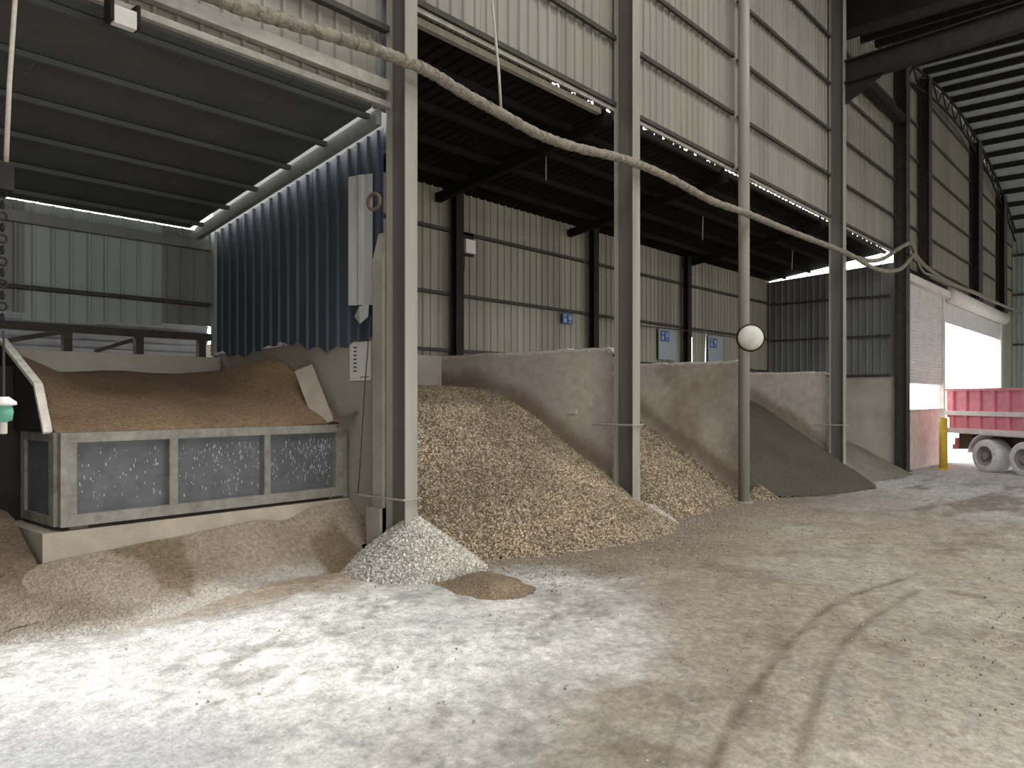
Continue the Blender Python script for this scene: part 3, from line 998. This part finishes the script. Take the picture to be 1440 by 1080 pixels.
# right end: sloping chute plate and bent flap
MB().bar((5.32, 7.95, 2.16), (5.22, 7.38, 1.50), 0.22, 0.03, up=(-0.6, -0.3, 0.7)).build('chute_plate', M['concrete_warm'], hp)
MB().hexa([(5.24, 7.16, 1.46), (5.40, 7.20, 1.44), (5.41, 7.23, 1.44), (5.25, 7.19, 1.46), (5.22, 7.05, 1.60), (5.45, 7.05, 1.66), (5.45, 7.08, 1.66), (5.22, 7.08, 1.60)]).build('bent_flap', M['hop_frame'], hp)
MB().box(XR, XR + 0.05, 7.22, 7.34, ZB - 0.02, ZT - 0.02).build('end_frame', M['hop_frame'], hp)
for x in (2.5, 5.2):
    MB().box(x, x + 0.16, 7.27, 7.45, 0.655, 0.69).build('foot', M['rust'], hp)


def zs(x, y):
    t = np.clip((y - 7.36) / 2.7, 0, 1)
    z = 1.49 + 0.64 * t ** 0.65 + 0.06 * vnoise(x, y, 75, 4, 1.5) * t ** 0.3
    z = z + 0.34 * sstep(3.4, 2.4, x) * sstep(0.15, 0.75, t)
    z = z + 0.40 * np.exp(-((x - 5.5) / 0.55) ** 2 - ((y - 8.75) / 0.9) ** 2)
    return z


heap('sand_heap', 'brown sand sloping up inside the feed hopper', 'sand', zs, lambda x, y: (x > 2.0), (2.42, 5.43), (7.35, 10.18), 0.035,
     lambda x, y, z: np.tile(np.array((0.25, 0.17, 0.102)), (len(x), 1)) * (1 + 0.5 * vnoise(x, y, 76, 4, 2.0) - 0.55 * sstep(2.2, 2.45, z) * sstep(-0.1, 0.1, vnoise(x, y, 78, 3, 2.5)))[:, None], M['sand'])


def zfl(x, y):
    n = vnoise(x, y, 85, 4, 2.0)
    toe = 6.42 + 0.25 * np.sin(x * 1.9) + 0.3 * n
    h = np.clip((y - toe) / (7.22 - toe), 0, 1)
    z = (0.42 + 0.075 * np.maximum(x - 2.3, -0.5)) * h ** 1.45
    z = z - 0.25 * sstep(0.35, 0.0, np.abs(x - 4.6)) * h * 0.3
    return z + 0.03 * n * sstep(0, 0.2, h) - 0.02 * (h <= 0)


def cfl(x, y, z):
    c = np.tile(np.array((0.34, 0.28, 0.215)), (len(x), 1)) * (1 + 0.35 * vnoise(x, y, 86, 4, 2.2))[:, None]
    thin = sstep(0.16, 0.0, z + 0.12 * vnoise(x, y, 89, 4, 3))[:, None]
    c = c * (1 - thin) + np.array((0.52, 0.48, 0.42)) * thin
    d1 = poly_sd(x, y, [(2.75, 7.22), (3.5, 7.22), (3.42, 6.75), (3.25, 6.55), (3.05, 6.7), (3.0, 7.0)]) + 0.15 * vnoise(x, y, 87, 3, 4)
    d2 = poly_sd(x, y, [(4.75, 7.0), (5.15, 7.1), (5.25, 6.25), (4.9, 6.05), (4.3, 6.3), (4.3, 6.5), (4.7, 6.55)]) + 0.2 * vnoise(x, y, 88, 3, 4)
    d3 = poly_sd(x, y, [(1.5, 7.0), (2.4, 6.8), (2.85, 6.5), (2.4, 6.3), (1.7, 6.5)]) + 0.3 * vnoise(x, y, 90, 4, 3)
    w = np.maximum(np.maximum(sstep(-0.05, 0.05, d1), sstep(-0.04, 0.08, d2)), 0.7 * sstep(-0.05, 0.15, d3))[:, None]
    return c * (1 - w) + np.array((0.215, 0.165, 0.105)) * w


heap('sand_spill', 'pale spilled sand with damp brown patches below the feed hopper', 'sand', zfl, lambda x, y: (y < 7.215) & ((x < 5.24) | (y > 6.70)), (0.6, 5.44), (6.0, 7.22), 0.03, cfl, M['sand'])


def zm(x, y):
    sdm = poly_sd(x, y, [(5.15, 5.49), (5.5, 5.56), (5.85, 5.45), (5.82, 5.0), (5.65, 4.63), (5.25, 4.5), (4.95, 4.58), (4.95, 5.0)])
    return 0.10 * sstep(-0.05, 0.35, sdm + 0.16 * vnoise(x, y, 95, 4, 3)) + 0.02 * vnoise(x, y, 96, 4, 6) - 0.01


heap('sand_mound', 'flat brown sand mound on the white floor before the gravel', 'sand', zm,
     lambda x, y: poly_sd(x, y, [(5.15, 5.49), (5.5, 5.56), (5.85, 5.45), (5.82, 5.0), (5.65, 4.63), (5.25, 4.5), (4.95, 4.58), (4.95, 5.0)]) + 0.10 * vnoise(x, y, 97, 3, 5) > -0.02,
     (4.7, 6.1), (4.2, 5.8), 0.02, lambda x, y, z: np.tile(np.array((0.27, 0.205, 0.135)), (len(x), 1)) * (1 + 0.5 * vnoise(x, y, 98, 4, 4))[:, None], M['sand'])


def ztl(x, y):
    return 0.85 - 0.55 * np.hypot((x - 2.1) * 0.7, y - 8.0) + 0.08 * vnoise(x, y, 105, 4, 3)


heap('sand_spill', 'dark brown sand heap in the shadow left of the hopper plinth', 'sand', ztl, lambda x, y: (x < 2.27), (0.8, 2.3), (6.6, 8.2), 0.035,
     lambda x, y, z: (np.array((0.17, 0.125, 0.088)) + np.array((0.17, 0.155, 0.127)) * sstep(0.35, 0.02, z + 0.25 * vnoise(x, y, 107, 4, 3))[:, None]) * (1 + 0.5 * vnoise(x, y, 106, 4, 4))[:, None], M['sand'])

# loose stones scattered over the yard
n = 12000
sx, sy = RNG.uniform(2.0, 14, n * 3), RNG.uniform(0.6, 6.2, n * 3)
dens = 0.03 + 0.9 * sstep(2.2, 0.2, ytoe(np.clip(sx, 5, 11.2), TOE1) - sy) * (sx > 6.0) + 0.5 * sstep(0.05, 0.3, vnoise(sx, sy, 111, 4, 1.1)) * (sx > 4.5) + 0.7 * np.exp(-((np.hypot(sx - 5.9, sy - 5.75)) / 0.5) ** 2)
k = RNG.random(n * 3) < dens * 0.6
P = np.stack([sx[k], sy[k], gz(sx[k]) + 0.006], 1)[:n]
pv, pt, pcx = pebbles(P, 0.010, G_BROWN[2:] + [(0.55, 0.50, 0.43)] * 3)
o = link('loose_gravel', fast_mesh('loose_gravel', pv, pt, pcx, M['gravel']))
tag(o, 'loose stones scattered over the dirt floor in front of the heaps', 'gravel', kind='stuff')

# ------------------------------------------------------------------ shutter doors
d1 = thing('door_1', 'half-lowered grey roller shutter over a low wall beside the dark column', 'door', (28, 6.5, 0), kind='structure')
z = 2.26
b = MB()
b.prism([(6.46, 0), (6.415, 0.035), (6.425, 0.08), (6.462, 0.115), (6.485, 0.115), (6.485, 0)], 'x', 25.45, 30.75)
off = OFF[d1.name]
slat = b.mesh('shutter_slat', M['shutter'], (0, off[1], 0))
for v in slat.vertices:
    v.co.x -= off[0]
while z < 5.42:
    o = link('shutter_slat', slat, d1)
    o.location = (0, 0, z)
    z += 0.105
MB().box(25.4, 30.9, 6.18, 6.50, 5.38, 5.60).build('shutter_box', M['shutter_box'], d1)
MB().box(30.75, 31.0, 6.36, 6.56, -0.55, 5.6).build('guide_post', M['shutter_box'], d1)
MB().box(25.3, 25.45, 6.40, 6.52, -0.45, 5.4).build('guide_post', M['steel_dark'], d1)
d2 = thing('door_2', 'wide open doorway to daylight with its shutter rolled up', 'door', (36.5, 6.5, 0), kind='structure')
MB().tube([(31.0, 6.28, 5.52), (42.4, 6.28, 5.52)], 0.26, 20).build('shutter_roll', M['shutter_box'], d2, smooth=True)
MB().box(31.05, 42.3, 6.44, 6.47, 4.56, 5.5).build('shutter_curtain', M['shutter'], d2)
MB().box(42.3, 42.6, 6.36, 6.56, -0.75, 5.9).build('guide_post', M['shutter_box'], d2)
lw = thing('low_wall', 'low pinkish plastered wall under the half-lowered shutter', 'wall', (28.1, 6.4, -0.5))
MB().box(25.3, 30.7, 6.30, 6.60, -0.55, 1.36).build('plastered_body', mat('glare_pink_plaster', (0.80, 0.70, 0.66), 0.9, 0.2, 3, bump=0.2), lw)  # outside glare on the wall is put into this pale colour
MB().box(25.3, 30.74, 6.28, 6.62, 1.36, 1.44).build('coping', M['concrete_edge'], lw)

# far end wall and far parts of the shed
fw = thing('wall_far', 'dim green-grey corrugated wall at the far end of the shed', 'wall', kind='structure')
y = 6.5
while y > -13:
    sheet(fw, sheet_mesh(SW - 0.004, 11.4, 0.0, material=M['clad_green']), (46.0, y, -0.9), FACE_MX)
    y -= SW
for z in (2.0, 4.5, 7.0, 9.0):
    MB().box(45.88, 45.96, -13, 6.4, z - 0.05, z + 0.05).build('girt', M['girt'], fw)

# ------------------------------------------------------------------ shed roof
rv = thing('ceiling.002', 'curved grey sheet roof with cross purlins over the far half of the shed', 'ceiling', kind='structure')
xs = np.arange(20.0, 46.6, 1.3)
for k in range(len(xs) - 1):
    xa, xb = xs[k] + 0.01, xs[k + 1] - 0.01
    za, zb = float(vault_z(xa)), float(vault_z(xb))
    MB().hexa([(xa, -13.5, za), (xb, -13.5, zb), (xb, 6.48, zb), (xa, 6.48, za), (xa, -13.5, za + 0.03), (xb, -13.5, zb + 0.03), (xb, 6.48, zb + 0.03), (xa, 6.48, za + 0.03)]).build('roof_panel', M['vault'], rv)
for xq in xs:
    zq = float(vault_z(xq))
    MB().box(xq - 0.05, xq + 0.05, -13.4, 6.36, zq - 0.22, zq - 0.005).build('purlin', M['steel_dark'], rv)
# lattice arch along the wall head
la = thing('arch_truss', 'dark steel lattice arch running along the head of the cladding', 'truss', (33, 6.2, 11))
xt = np.arange(25.4, 45.9, 0.65)
up = [(q, 6.24, float(vault_z(q)) - 0.28) for q in xt]
lo = [(q, 6.24, float(vault_z(q)) - 0.85) for q in xt]
MB().tube(up, 0.045, 6).build('upper_chord', M['steel_dark'], la)
MB().tube(lo, 0.045, 6).build('lower_chord', M['steel_dark'], la)
for k in range(len(xt) - 1):
    A, B = (up[k], lo[k + 1]) if k % 2 else (lo[k], up[k + 1])
    MB().tube([A, B], 0.024, 5).build('lattice_bar', M['steel_dark'], la)
r3 = thing('ceiling.003', 'unlit sheet roof over the near half of the shed', 'ceiling', kind='structure')
strips = [(-13.5, SKY_Y[0] - SKY_W), (SKY_Y[0] + SKY_W, SKY_Y[1] - SKY_W), (SKY_Y[1] + SKY_W, 6.48)]
for (ya, yb) in strips:
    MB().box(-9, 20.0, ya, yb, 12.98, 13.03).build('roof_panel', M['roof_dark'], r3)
for yq in SKY_Y:        # assumed open roof strips, added to let daylight down onto the yard
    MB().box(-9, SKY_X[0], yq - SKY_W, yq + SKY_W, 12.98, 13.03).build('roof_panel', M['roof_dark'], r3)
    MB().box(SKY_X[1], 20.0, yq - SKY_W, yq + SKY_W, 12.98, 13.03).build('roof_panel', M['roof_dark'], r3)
wn = thing('wall_near', 'closed cladding at the near end of the shed', 'wall', kind='structure')
MB().box(-9.1, -9.0, -13.5, 11.0, -0.1, 13.0).build('cladding', M['clad_grey'], wn)
wr = thing('wall_right', 'cladding above the open long side of the shed', 'wall', kind='structure')
MB().box(-9.0, 46.0, -13.6, -13.5, 4.8, 13.0).build('cladding', M['clad_grey'], wr)
MB().box(0.33, 0.40, 6.5, 10.7, -0.1, 5.0).build('cladding', M['clad_grey'], wn)  # unseen bay end wall, set to shape the sun patch on the floor
MB().box(-9.0, 0.33, 6.56, 6.62, 2.95, 5.1).build('cladding', M['clad_grey'], wn)  # unseen entrance header, lowered to trim that sun patch
MB().box(-9.0, -4.5, 6.45, 6.55, 5.0, 13.0).build('cladding', M['clad_grey'], wn)
MB().box(-9.0, -8.0, 6.45, 6.55, -0.1, 5.0).build('cladding', M['clad_grey'], wn)
for y in (-12.0, -9.5, -7.4, -1.8, 3.8, 5.6):
    MB().box(-9, 19.9, y - 0.05, y + 0.05, 12.78, 12.97).build('purlin', M['steel_dark'], r3)
MB().box(19.98, 20.02, -13.5, 6.48, 10.9, 13.03).build('gable_strip', M['roof_dark'], r3)
rb = thing('roof_beam', 'heavy dark roof beam crossing overhead from the dark sand column', 'beam', (19.3, 6.1, 9.4))
for (za, zb) in ((9.38, 9.41), (9.90, 9.93)):
    MB().hexa([(19.18, 6.1, za), (19.42, 6.1, za), (19.42, -13, za + 1.0), (19.18, -13, za + 1.0), (19.18, 6.1, zb), (19.42, 6.1, zb), (19.42, -13, zb + 1.0), (19.18, -13, zb + 1.0)]).build('flange', M['steel_dark'], rb)
MB().hexa([(19.29, 6.1, 9.41), (19.31, 6.1, 9.41), (19.31, -13, 10.41), (19.29, -13, 10.41), (19.29, 6.1, 9.9), (19.31, 6.1, 9.9), (19.31, -13, 10.9), (19.29, -13, 10.9)]).build('web', M['steel_dark'], rb)
MB().prism([(6.1, 8.9), (6.1, 9.38), (5.2, 9.43)], 'x', 19.28, 19.32).build('gusset', M['steel_dark'], rb)

# ------------------------------------------------------------------ truck
TZ = float(gz(27.4))
ang = math.atan2(-0.8, -0.6)
tk = thing('dump_truck', 'glare-paled red dump truck with dusty pale wheels standing by the open doorway', 'truck', (27.75, 3.72, TZ), ang)


def tb(b, name, m, parent=None, smooth=False):
    return b.build(name, m, parent or tk, smooth, local=True)


BX0, BX1, HW = -1.55, 4.4, 1.22
bed = tb(MB().box(BX0, BX1, -HW + 0.06, HW - 0.06, 1.62, 2.52).box(BX0 + 0.1, BX1, -HW + 0.06, HW - 0.06, 1.14, 1.62), 'bed', M['truck_red'])
for s in (-1, 1):
    y0, y1 = (-HW, -HW + 0.06) if s < 0 else (HW - 0.06, HW)
    tb(MB().box(BX0, BX1, y0 - 0.03 * (s < 0), y1 + 0.03 * (s > 0), 1.70, 1.84), 'bed_rail', M['truck_pale'], bed)
    tb(MB().box(BX0, BX1, y0 - 0.03 * (s < 0), y1 + 0.03 * (s > 0), 1.14, 1.30), 'bed_rail', M['truck_pale'], bed)
    tb(MB().box(BX0, BX1, y0 - 0.02 * (s < 0), y1 + 0.02 * (s > 0), 2.46, 2.54), 'bed_rail', M['truck_red'], bed)
    q = BX0 + 0.25
    while q < BX1:
        tb(MB().box(q, q + 0.08, y0, y1, 1.84, 2.46), 'bed_rib', M['truck_red'], bed)
        tb(MB().box(q, q + 0.08, y0, y1, 1.30, 1.70), 'bed_rib', M['truck_red'], bed)
        q += 0.52
tb(MB().box(-1.3, 6.6, -0.42, 0.42, 0.74, 1.14).box(-1.28, -0.72, -0.95, 0.95, 0.66, 1.14), 'chassis', M['rust'])
tb(MB().box(-1.38, -1.28, -1.1, 1.1, 0.62, 0.78), 'rear_bumper', M['truck_red'])
for s in (-1, 1):
    tb(MB().box(-1.34, -1.27, s * 0.85 - 0.2, s * 0.85 + 0.2, 0.72, 0.98), 'tail_lamp', M['truck_red'])
    fd = MB()
    arc = [(-0.02 - 0.62 * math.cos(t) , 0.5 + 0.62 * math.sin(t)) for t in np.linspace(0.1, 1.4, 8)] + [(1.37 + 0.62 * math.cos(t), 0.5 + 0.62 * math.sin(t)) for t in np.linspace(1.4, 0.3, 8)]
    for k in range(len(arc) - 1):
        (p, r_), (p2, r2) = arc[k], arc[k + 1]
        fd.hexa([(p, s * 0.92 - 0.3, r_), (p2, s * 0.92 - 0.3, r2), (p2, s * 0.92 + 0.3, r2), (p, s * 0.92 + 0.3, r_), (p, s * 0.92 - 0.3, r_ + 0.03), (p2, s * 0.92 - 0.3, r2 + 0.03), (p2, s * 0.92 + 0.3, r2 + 0.03), (p, s * 0.92 + 0.3, r_ + 0.03)])
    tb(fd, 'mudguard', M['truck_pale'])
for x in (0.0, 1.35, 5.6):
    for s in (-1, 1):
        yc = s * (0.93 if x < 5 else 1.0)
        w = 0.30 if x < 5 else 0.15
        R = 0.50
        prof = [(0.30, -w), (0.40, -w), (0.47, -w + 0.02), (R, -w + 0.07), (R, w - 0.07), (0.47, w - 0.02), (0.40, w), (0.30, w), (0.30, -w)]
        ty = tb(MB().lathe(prof, 28, (x, yc, R), (0, 1, 0)), 'tyre', M['tyre'], smooth=True)
        wo = s * (w - 0.12)
        rim = tb(MB().lathe([(0.30, wo + s * 0.11), (0.27, wo + s * 0.10), (0.20, wo), (0.10, wo - s * 0.02), (0.10, wo + s * 0.10), (0.0, wo + s * 0.10)], 24, (x, yc, R), (0, 1, 0)), 'rim', M['hub'], ty)
    tb(MB().tube([(x, -0.8, 0.5), (x, 0.8, 0.5)], 0.08, 10), 'axle', M['rust'])
cab = tb(MB().prism([(4.75, 0.75), (6.6, 0.75), (6.68, 1.5), (6.45, 2.75), (4.75, 2.8)], 'y', -1.2, 1.2), 'cab', M['truck_red'])
tb(MB().hexa([(6.675, -1.05, 1.62), (6.675, 1.05, 1.62), (6.485, 1.05, 2.6), (6.485, -1.05, 2.6), (6.69, -1.05, 1.62), (6.69, 1.05, 1.62), (6.50, 1.05, 2.6), (6.50, -1.05, 2.6)]), 'windscreen', M['glass'], cab)
for s in (-1, 1):
    tb(MB().box(5.1, 6.1, s * 1.205 - 0.005, s * 1.205 + 0.005, 1.65, 2.5), 'side_window', M['glass'], cab)

# yellow bollard
bo = thing('bollard', 'yellow post beside the low wall at the doorway', 'bollard', (27.0, 5.6, float(gz(27.0))))
gb = float(gz(27.0))
MB().tube([(27.0, 5.6, gb), (27.0, 5.6, gb + 1.62)], 0.12, 16).build('post', M['yellow'], bo, smooth=True)
MB().tube([(27.0, 5.6, gb - 0.01), (27.0, 5.6, gb + 0.03)], 0.17, 16).build('base_plate', M['yellow'], bo)

# ------------------------------------------------------------------ cables, ropes and small fittings
def wrapped(name, label, pts, r, seed, n=160, group=None):
    P = smooth_line(pts, n)
    rr = [r * (1 + 0.07 * math.sin(k * 2.1 + seed) + 0.05 * math.sin(k * 5.3)) for k in range(n)]
    t = thing(name, label, 'cable', tuple(P[0]), group=group)
    MB().tube(P, rr, 10).build('wrapped_sleeve', M['hose'], t, smooth=True)
    w = MB()
    rs = random.Random(seed)
    return t, P


HOSE = [(2.2, 6.0, 5.15), (3.2, 6.0, 5.10), (3.82, 6.0, 5.15), (4.42, 6.0, 5.21), (4.95, 6.0, 5.25), (5.52, 6.0, 5.26), (6.06, 6.0, 5.19), (6.72, 6.0, 5.13), (7.43, 6.0, 5.07), (8.18, 6.0, 5.10), (9.38, 6.0, 5.22),
        (10.6, 6.0, 5.23), (12.04, 6.0, 5.15), (13.45, 6.0, 5.19), (15.48, 6.0, 5.20), (18.5, 6.0, 5.25), (19.6, 6.0, 5.24)]
t, P = wrapped('cable_bundle', 'thick dusty wrapped cable bundle sagging along the steel columns', HOSE, 0.062, 3, 220)
rs = random.Random(5)
for k in range(6, 210, 5):
    d = P[k + 1] - P[k]
    d /= np.linalg.norm(d)
    MB().tube([P[k] - d * 0.02, P[k] + d * 0.02], 0.067, 10).build('binding', M['hose'], t, smooth=False)
wrapped('cable', 'upper grey cable looping up to the dark wide column', [(19.6, 6.0, 5.24), (20.9, 5.98, 5.32), (22.0, 5.95, 5.55), (23.2, 5.95, 5.95), (24.4, 5.95, 6.30), (24.95, 5.98, 6.28), (25.3, 6.0, 6.1)], 0.055, 7, 60, 'cables past the far column')
wrapped('cable', 'lower grey cable dipping below the loop at the dark wide column', [(19.6, 5.96, 5.22), (20.8, 5.9, 5.12), (22.0, 5.86, 5.18), (23.3, 5.88, 5.42), (24.5, 5.95, 5.85), (25.0, 5.98, 6.05), (25.3, 6.0, 5.95)], 0.055, 9, 60, 'cables past the far column')
wrapped('cable', 'grey cables lying along the lintel above the shutter boxes', [(25.3, 6.0, 6.1), (26.4, 6.02, 5.95), (28.5, 6.05, 5.85), (31, 6.05, 5.83), (35, 6.02, 5.92), (40, 6.02, 5.95), (45.6, 6.05, 6.1)], 0.06, 13, 80, 'cables past the far column')
wrapped('cable', 'thin second cable hanging just below the lintel cables', [(25.3, 5.96, 5.95), (26.2, 5.98, 5.7), (27.4, 5.98, 5.72), (29.5, 5.98, 5.74), (32, 5.98, 5.80), (37, 5.98, 5.86)], 0.035, 15, 60, 'cables past the far column')


def rope(label, pts, r=0.012, m='rope', cat='rope', name='hanging_rope', group=None):
    o = MB().tube(pts, r, 6).build(name, M[m], smooth=True)
    return tag(o, label, cat, group)


rope('pale rope holding up the cable bundle between the near columns', [(6.42, 6.02, 7.3), (6.55, 6.01, 6.42), (6.66, 6.0, 5.6), (6.70, 6.0, 5.16)], 0.017)
rope('pale rope hanging at the left edge above the hopper', [(1.74, 5.92, 5.2), (1.70, 5.9, 4.5), (1.665, 5.9, 3.9), (1.645, 5.9, 3.34)], 0.016)
rope('thin wire end hanging from the roof of the first gravel bay', [(10.31, 8.2, 6.05), (10.31, 8.2, 5.54)], 0.010, 'rope', 'wire', 'hanging_wire')
rope('thin wire end hanging from the roof of the second gravel bay', [(16.05, 8.2, 6.05), (16.02, 8.2, 5.40)], 0.012, 'rope', 'wire', 'hanging_wire')
rope('thin wire end hanging from the roof above the greenish sand', [(21.4, 8.2, 6.05), (21.35, 8.2, 5.4)], 0.012, 'rope', 'wire', 'hanging_wire')
rope('slack dark cable strung along the back wall towards the pipe column', [(14.9, 10.2, 3.72), (16.5, 10.1, 3.60), (18.4, 10.05, 3.62), (19.2, 9.9, 3.60), (20.5, 9.4, 3.50), (19.0, 8.0, 3.3), (14.0, 6.35, 2.92)], 0.014, 'wire', 'cable', 'slack_cable')
rope('thin wire running down beside the concrete post of the near column', [(5.30, 6.66, 2.7), (5.27, 6.72, 1.9), (5.25, 6.78, 1.0), (5.24, 6.80, 0.74)], 0.006, 'wire', 'wire', 'thin_wire')

# pulley block and chain at the left edge, with the white and green fitting
pb = thing('pulley_block', 'dark pulley block with chain under the rope at the left edge', 'pulley', (1.64, 5.9, 3.2))
MB().box(1.59, 1.68, 5.85, 5.95, 3.18, 3.36).build('housing', M['steel_dark'], pb)
for k in range(12):
    z = 3.16 - k * 0.075
    MB().lathe([(0.026 + 0.008 * math.cos(a), 0.008 * math.sin(a)) for a in np.linspace(0, 2 * math.pi, 7)], 10, (1.625, 5.9, z), (1, 0, 0) if k % 2 else (0, 1, 0)).build('chain_link', M['steel_dark'], pb)
fl = thing('lamp_fitting', 'small white and green plastic lamp fitting at the left edge', 'lamp', (1.66, 6.0, 1.62))
MB().tube([(1.66, 6.0, 1.81), (1.66, 6.0, 2.26)], 0.008, 6).build('wire', M['wire'], fl)
MB().lathe([(0.0, 0.20), (0.03, 0.20), (0.075, 0.165), (0.078, 0.145), (0.05, 0.14), (0.0, 0.14)], 18, (1.66, 6.0, 1.61), (0, 0, 1)).build('cap', M['white'], fl, smooth=True)
MB().lathe([(0.05, 0.14), (0.058, 0.10), (0.05, 0.04), (0.025, 0.03)], 18, (1.66, 6.0, 1.61), (0, 0, 1)).build('body', M['green'], fl, smooth=True)
MB().lathe([(0.022, 0.035), (0.022, -0.05), (0.0, -0.052)], 12, (1.66, 6.0, 1.61), (0, 0, 1)).build('socket', M['white_dirty'], fl, smooth=True)

# round white disc on the pipe column
dl = thing('round_lamp', 'round white dish with dark rim fixed to the pipe column', 'lamp', (13.8, 6.0, 2.92))
ax = (-0.87, -0.49, 0.0)
oc = np.array((13.78, 6.07, 2.93))
MB().lathe([(0.0, 0.10), (0.09, 0.094), (0.16, 0.075), (0.215, 0.04), (0.235, 0.01), (0.235, -0.01)], 32, oc, ax).build('dish', M['white_dirty'], dl, smooth=True)
MB().lathe([(0.235, 0.02), (0.255, 0.015), (0.26, -0.04), (0.10, -0.06), (0.0, -0.06)], 32, oc, ax).build('rim', M['steel_dark'], dl, smooth=True)
MB().tube([(13.82, 6.12, 2.93), (13.79, 6.09, 2.93)], 0.05, 10).build('bracket', M['steel_dark'], dl)

# flood lamp under the eave at top left
fo = thing('flood_lamp', 'white square flood lamp fixed under the eave above the hopper', 'lamp', (2.55, 6.25, 4.85))
MB().box(2.47, 2.64, 6.24, 6.31, 4.72, 4.86).build('housing', M['white'], fo)
MB().box(2.44, 2.47, 6.24, 6.36, 4.74, 4.92).build('bracket', M['steel_dark'], fo)
MB().box(2.64, 2.67, 6.24, 6.36, 4.74, 4.92).build('bracket', M['steel_dark'], fo)

# switch box on the back wall
sb = thing('switch_box', 'white switch box on the back wall beside a dark post', 'switch box', (10.6, 10.3, 4.6))
MB().box(10.46, 10.72, 10.26, 10.36, 4.58, 4.84).build('cover', M['white'], sb)
MB().box(10.43, 10.75, 10.34, 10.40, 4.54, 4.98).build('back_board', M['steel_dark'], sb)
MB().tube([(10.5, 10.33, 4.56), (10.48, 10.34, 4.2)], 0.008, 5).build('lead', M['wire'], sb)

# blue bay signs
GLY = (((-0.075, -0.06, 0.02, 0.02), (-0.068, -0.068, 0.05, -0.055), (-0.10, -0.035, 0.052, 0.052), (-0.10, -0.035, -0.01, -0.01), (-0.09, -0.045, -0.055, -0.055), (-0.093, -0.093, -0.055, -0.01), (-0.042, -0.042, -0.055, -0.01)),
       ((0.035, 0.10, 0.05, 0.05), (0.068, 0.068, 0.05, -0.06), (0.03, 0.105, 0.0, 0.0), (0.045, 0.068, -0.06, -0.06), (0.04, 0.04, 0.05, 0.0), (0.097, 0.097, 0.05, 0.0)))
for k, (x, z, lab) in enumerate(((13.78, 3.58, 'blue bay sign nearest the near column, left of a dark post'), (18.08, 3.45, 'middle blue bay sign on a pale sheet, above the second partition'), (20.9, 3.42, 'farthest blue bay sign on a pale sheet beside the bright slits'))):
    s = 1.0 if k == 0 else 1.15
    sg = thing('bay_sign', lab, 'sign', (x, 10.36, z), group='blue bay signs')
    MB().box(x - 0.19 * s, x + 0.19 * s, 10.345, 10.355, z - 0.12 * s, z + 0.12 * s).build('plate', M['sign_blue'], sg)
    if k:
        MB().box(x - 0.30, x + 0.62, 10.357, 10.37, z - 0.62, z + 0.20).build('backing_sheet', M['sign_pale'], sg)
    for g in GLY:
        gm = MB()
        for (xa, xb, za, zb) in g:
            gm.bar((x + xa * 1.4 * s, 10.342, z + za * 1.4 * s), (x + xb * 1.4 * s + 1e-4, 10.342, z + zb * 1.4 * s), 0.006, 0.02, up=(0, 0, 1) if abs(xa - xb) > 0.001 else (1, 0, 0))
        gm.build('character', M['sign_mark'], sg)

# paper notice
pn = thing('paper_notice', 'white paper notice stuck on the concrete side wall', 'notice', (5.45, 7.04, 2.2))
MB().box(XS - 0.012, XS - 0.004, 6.84, 7.22, 2.00, 2.44).build('sheet', M['paper'], pn)
ln = MB()
for k in range(7):
    z = 2.38 - k * 0.045
    ln.box(XS - 0.014, XS - 0.0121, 7.09, 7.15, z - 0.008, z + 0.008)
ln.build('printed_column', M['ink'], pn)
MB().box(XS - 0.014, XS - 0.0121, 6.87, 7.03, 2.035, 2.045).build('printed_line', M['ink'], pn)

# loose pale sheet and crumpled scrap beside the near column
ls = thing('loose_sheet', 'loose pale corrugated sheet hanging over the blue wall', 'sheet', (5.38, 6.9, 2.85))
sheet(ls, sheet_mesh(0.30, lambda q: 4.28 + 0.04 * q, lambda q: 2.84 - 0.02 * q, 0.20, 0.02, material=M['pale_sheet']), (5.285, 7.03, 0), math.radians(-66), 'corrugated_sheet')
cs = thing('crumpled_scrap', 'crumpled pale metal scrap stuck below the loose sheet', 'scrap', (5.36, 6.8, 2.68))
b = MB()
b.v = [(5.36, 7.02, 2.72), (5.33, 6.90, 2.82), (5.38, 6.78, 2.86), (5.35, 6.76, 2.70), (5.31, 6.86, 2.62), (5.36, 6.95, 2.66), (5.40, 6.88, 2.75)]
b.f = [(0, 1, 5), (1, 4, 5), (1, 2, 3), (1, 3, 4), (0, 6, 1), (1, 6, 2), (2, 6, 3), (3, 6, 4), (4, 6, 5), (5, 6, 0)]
b.build('folded_metal', M['pale_sheet'], cs)
hk = thing('cable_coil', 'rusty coil of wire hung on the column beside the loose sheet', 'coil', (5.30, 6.5, 3.75))
MB().lathe([(0.085 + 0.02 * math.cos(a), 0.02 * math.sin(a)) for a in np.linspace(0, 2 * math.pi, 9)], 18, (5.27, 6.56, 3.92), (1, 0.2, 0)).build('coil', M['rust'], hk, smooth=True)
MB().tube([(5.27, 6.56, 4.0), (5.33, 6.50, 4.03)], 0.012, 6).build('hook', M['steel_dark'], hk)
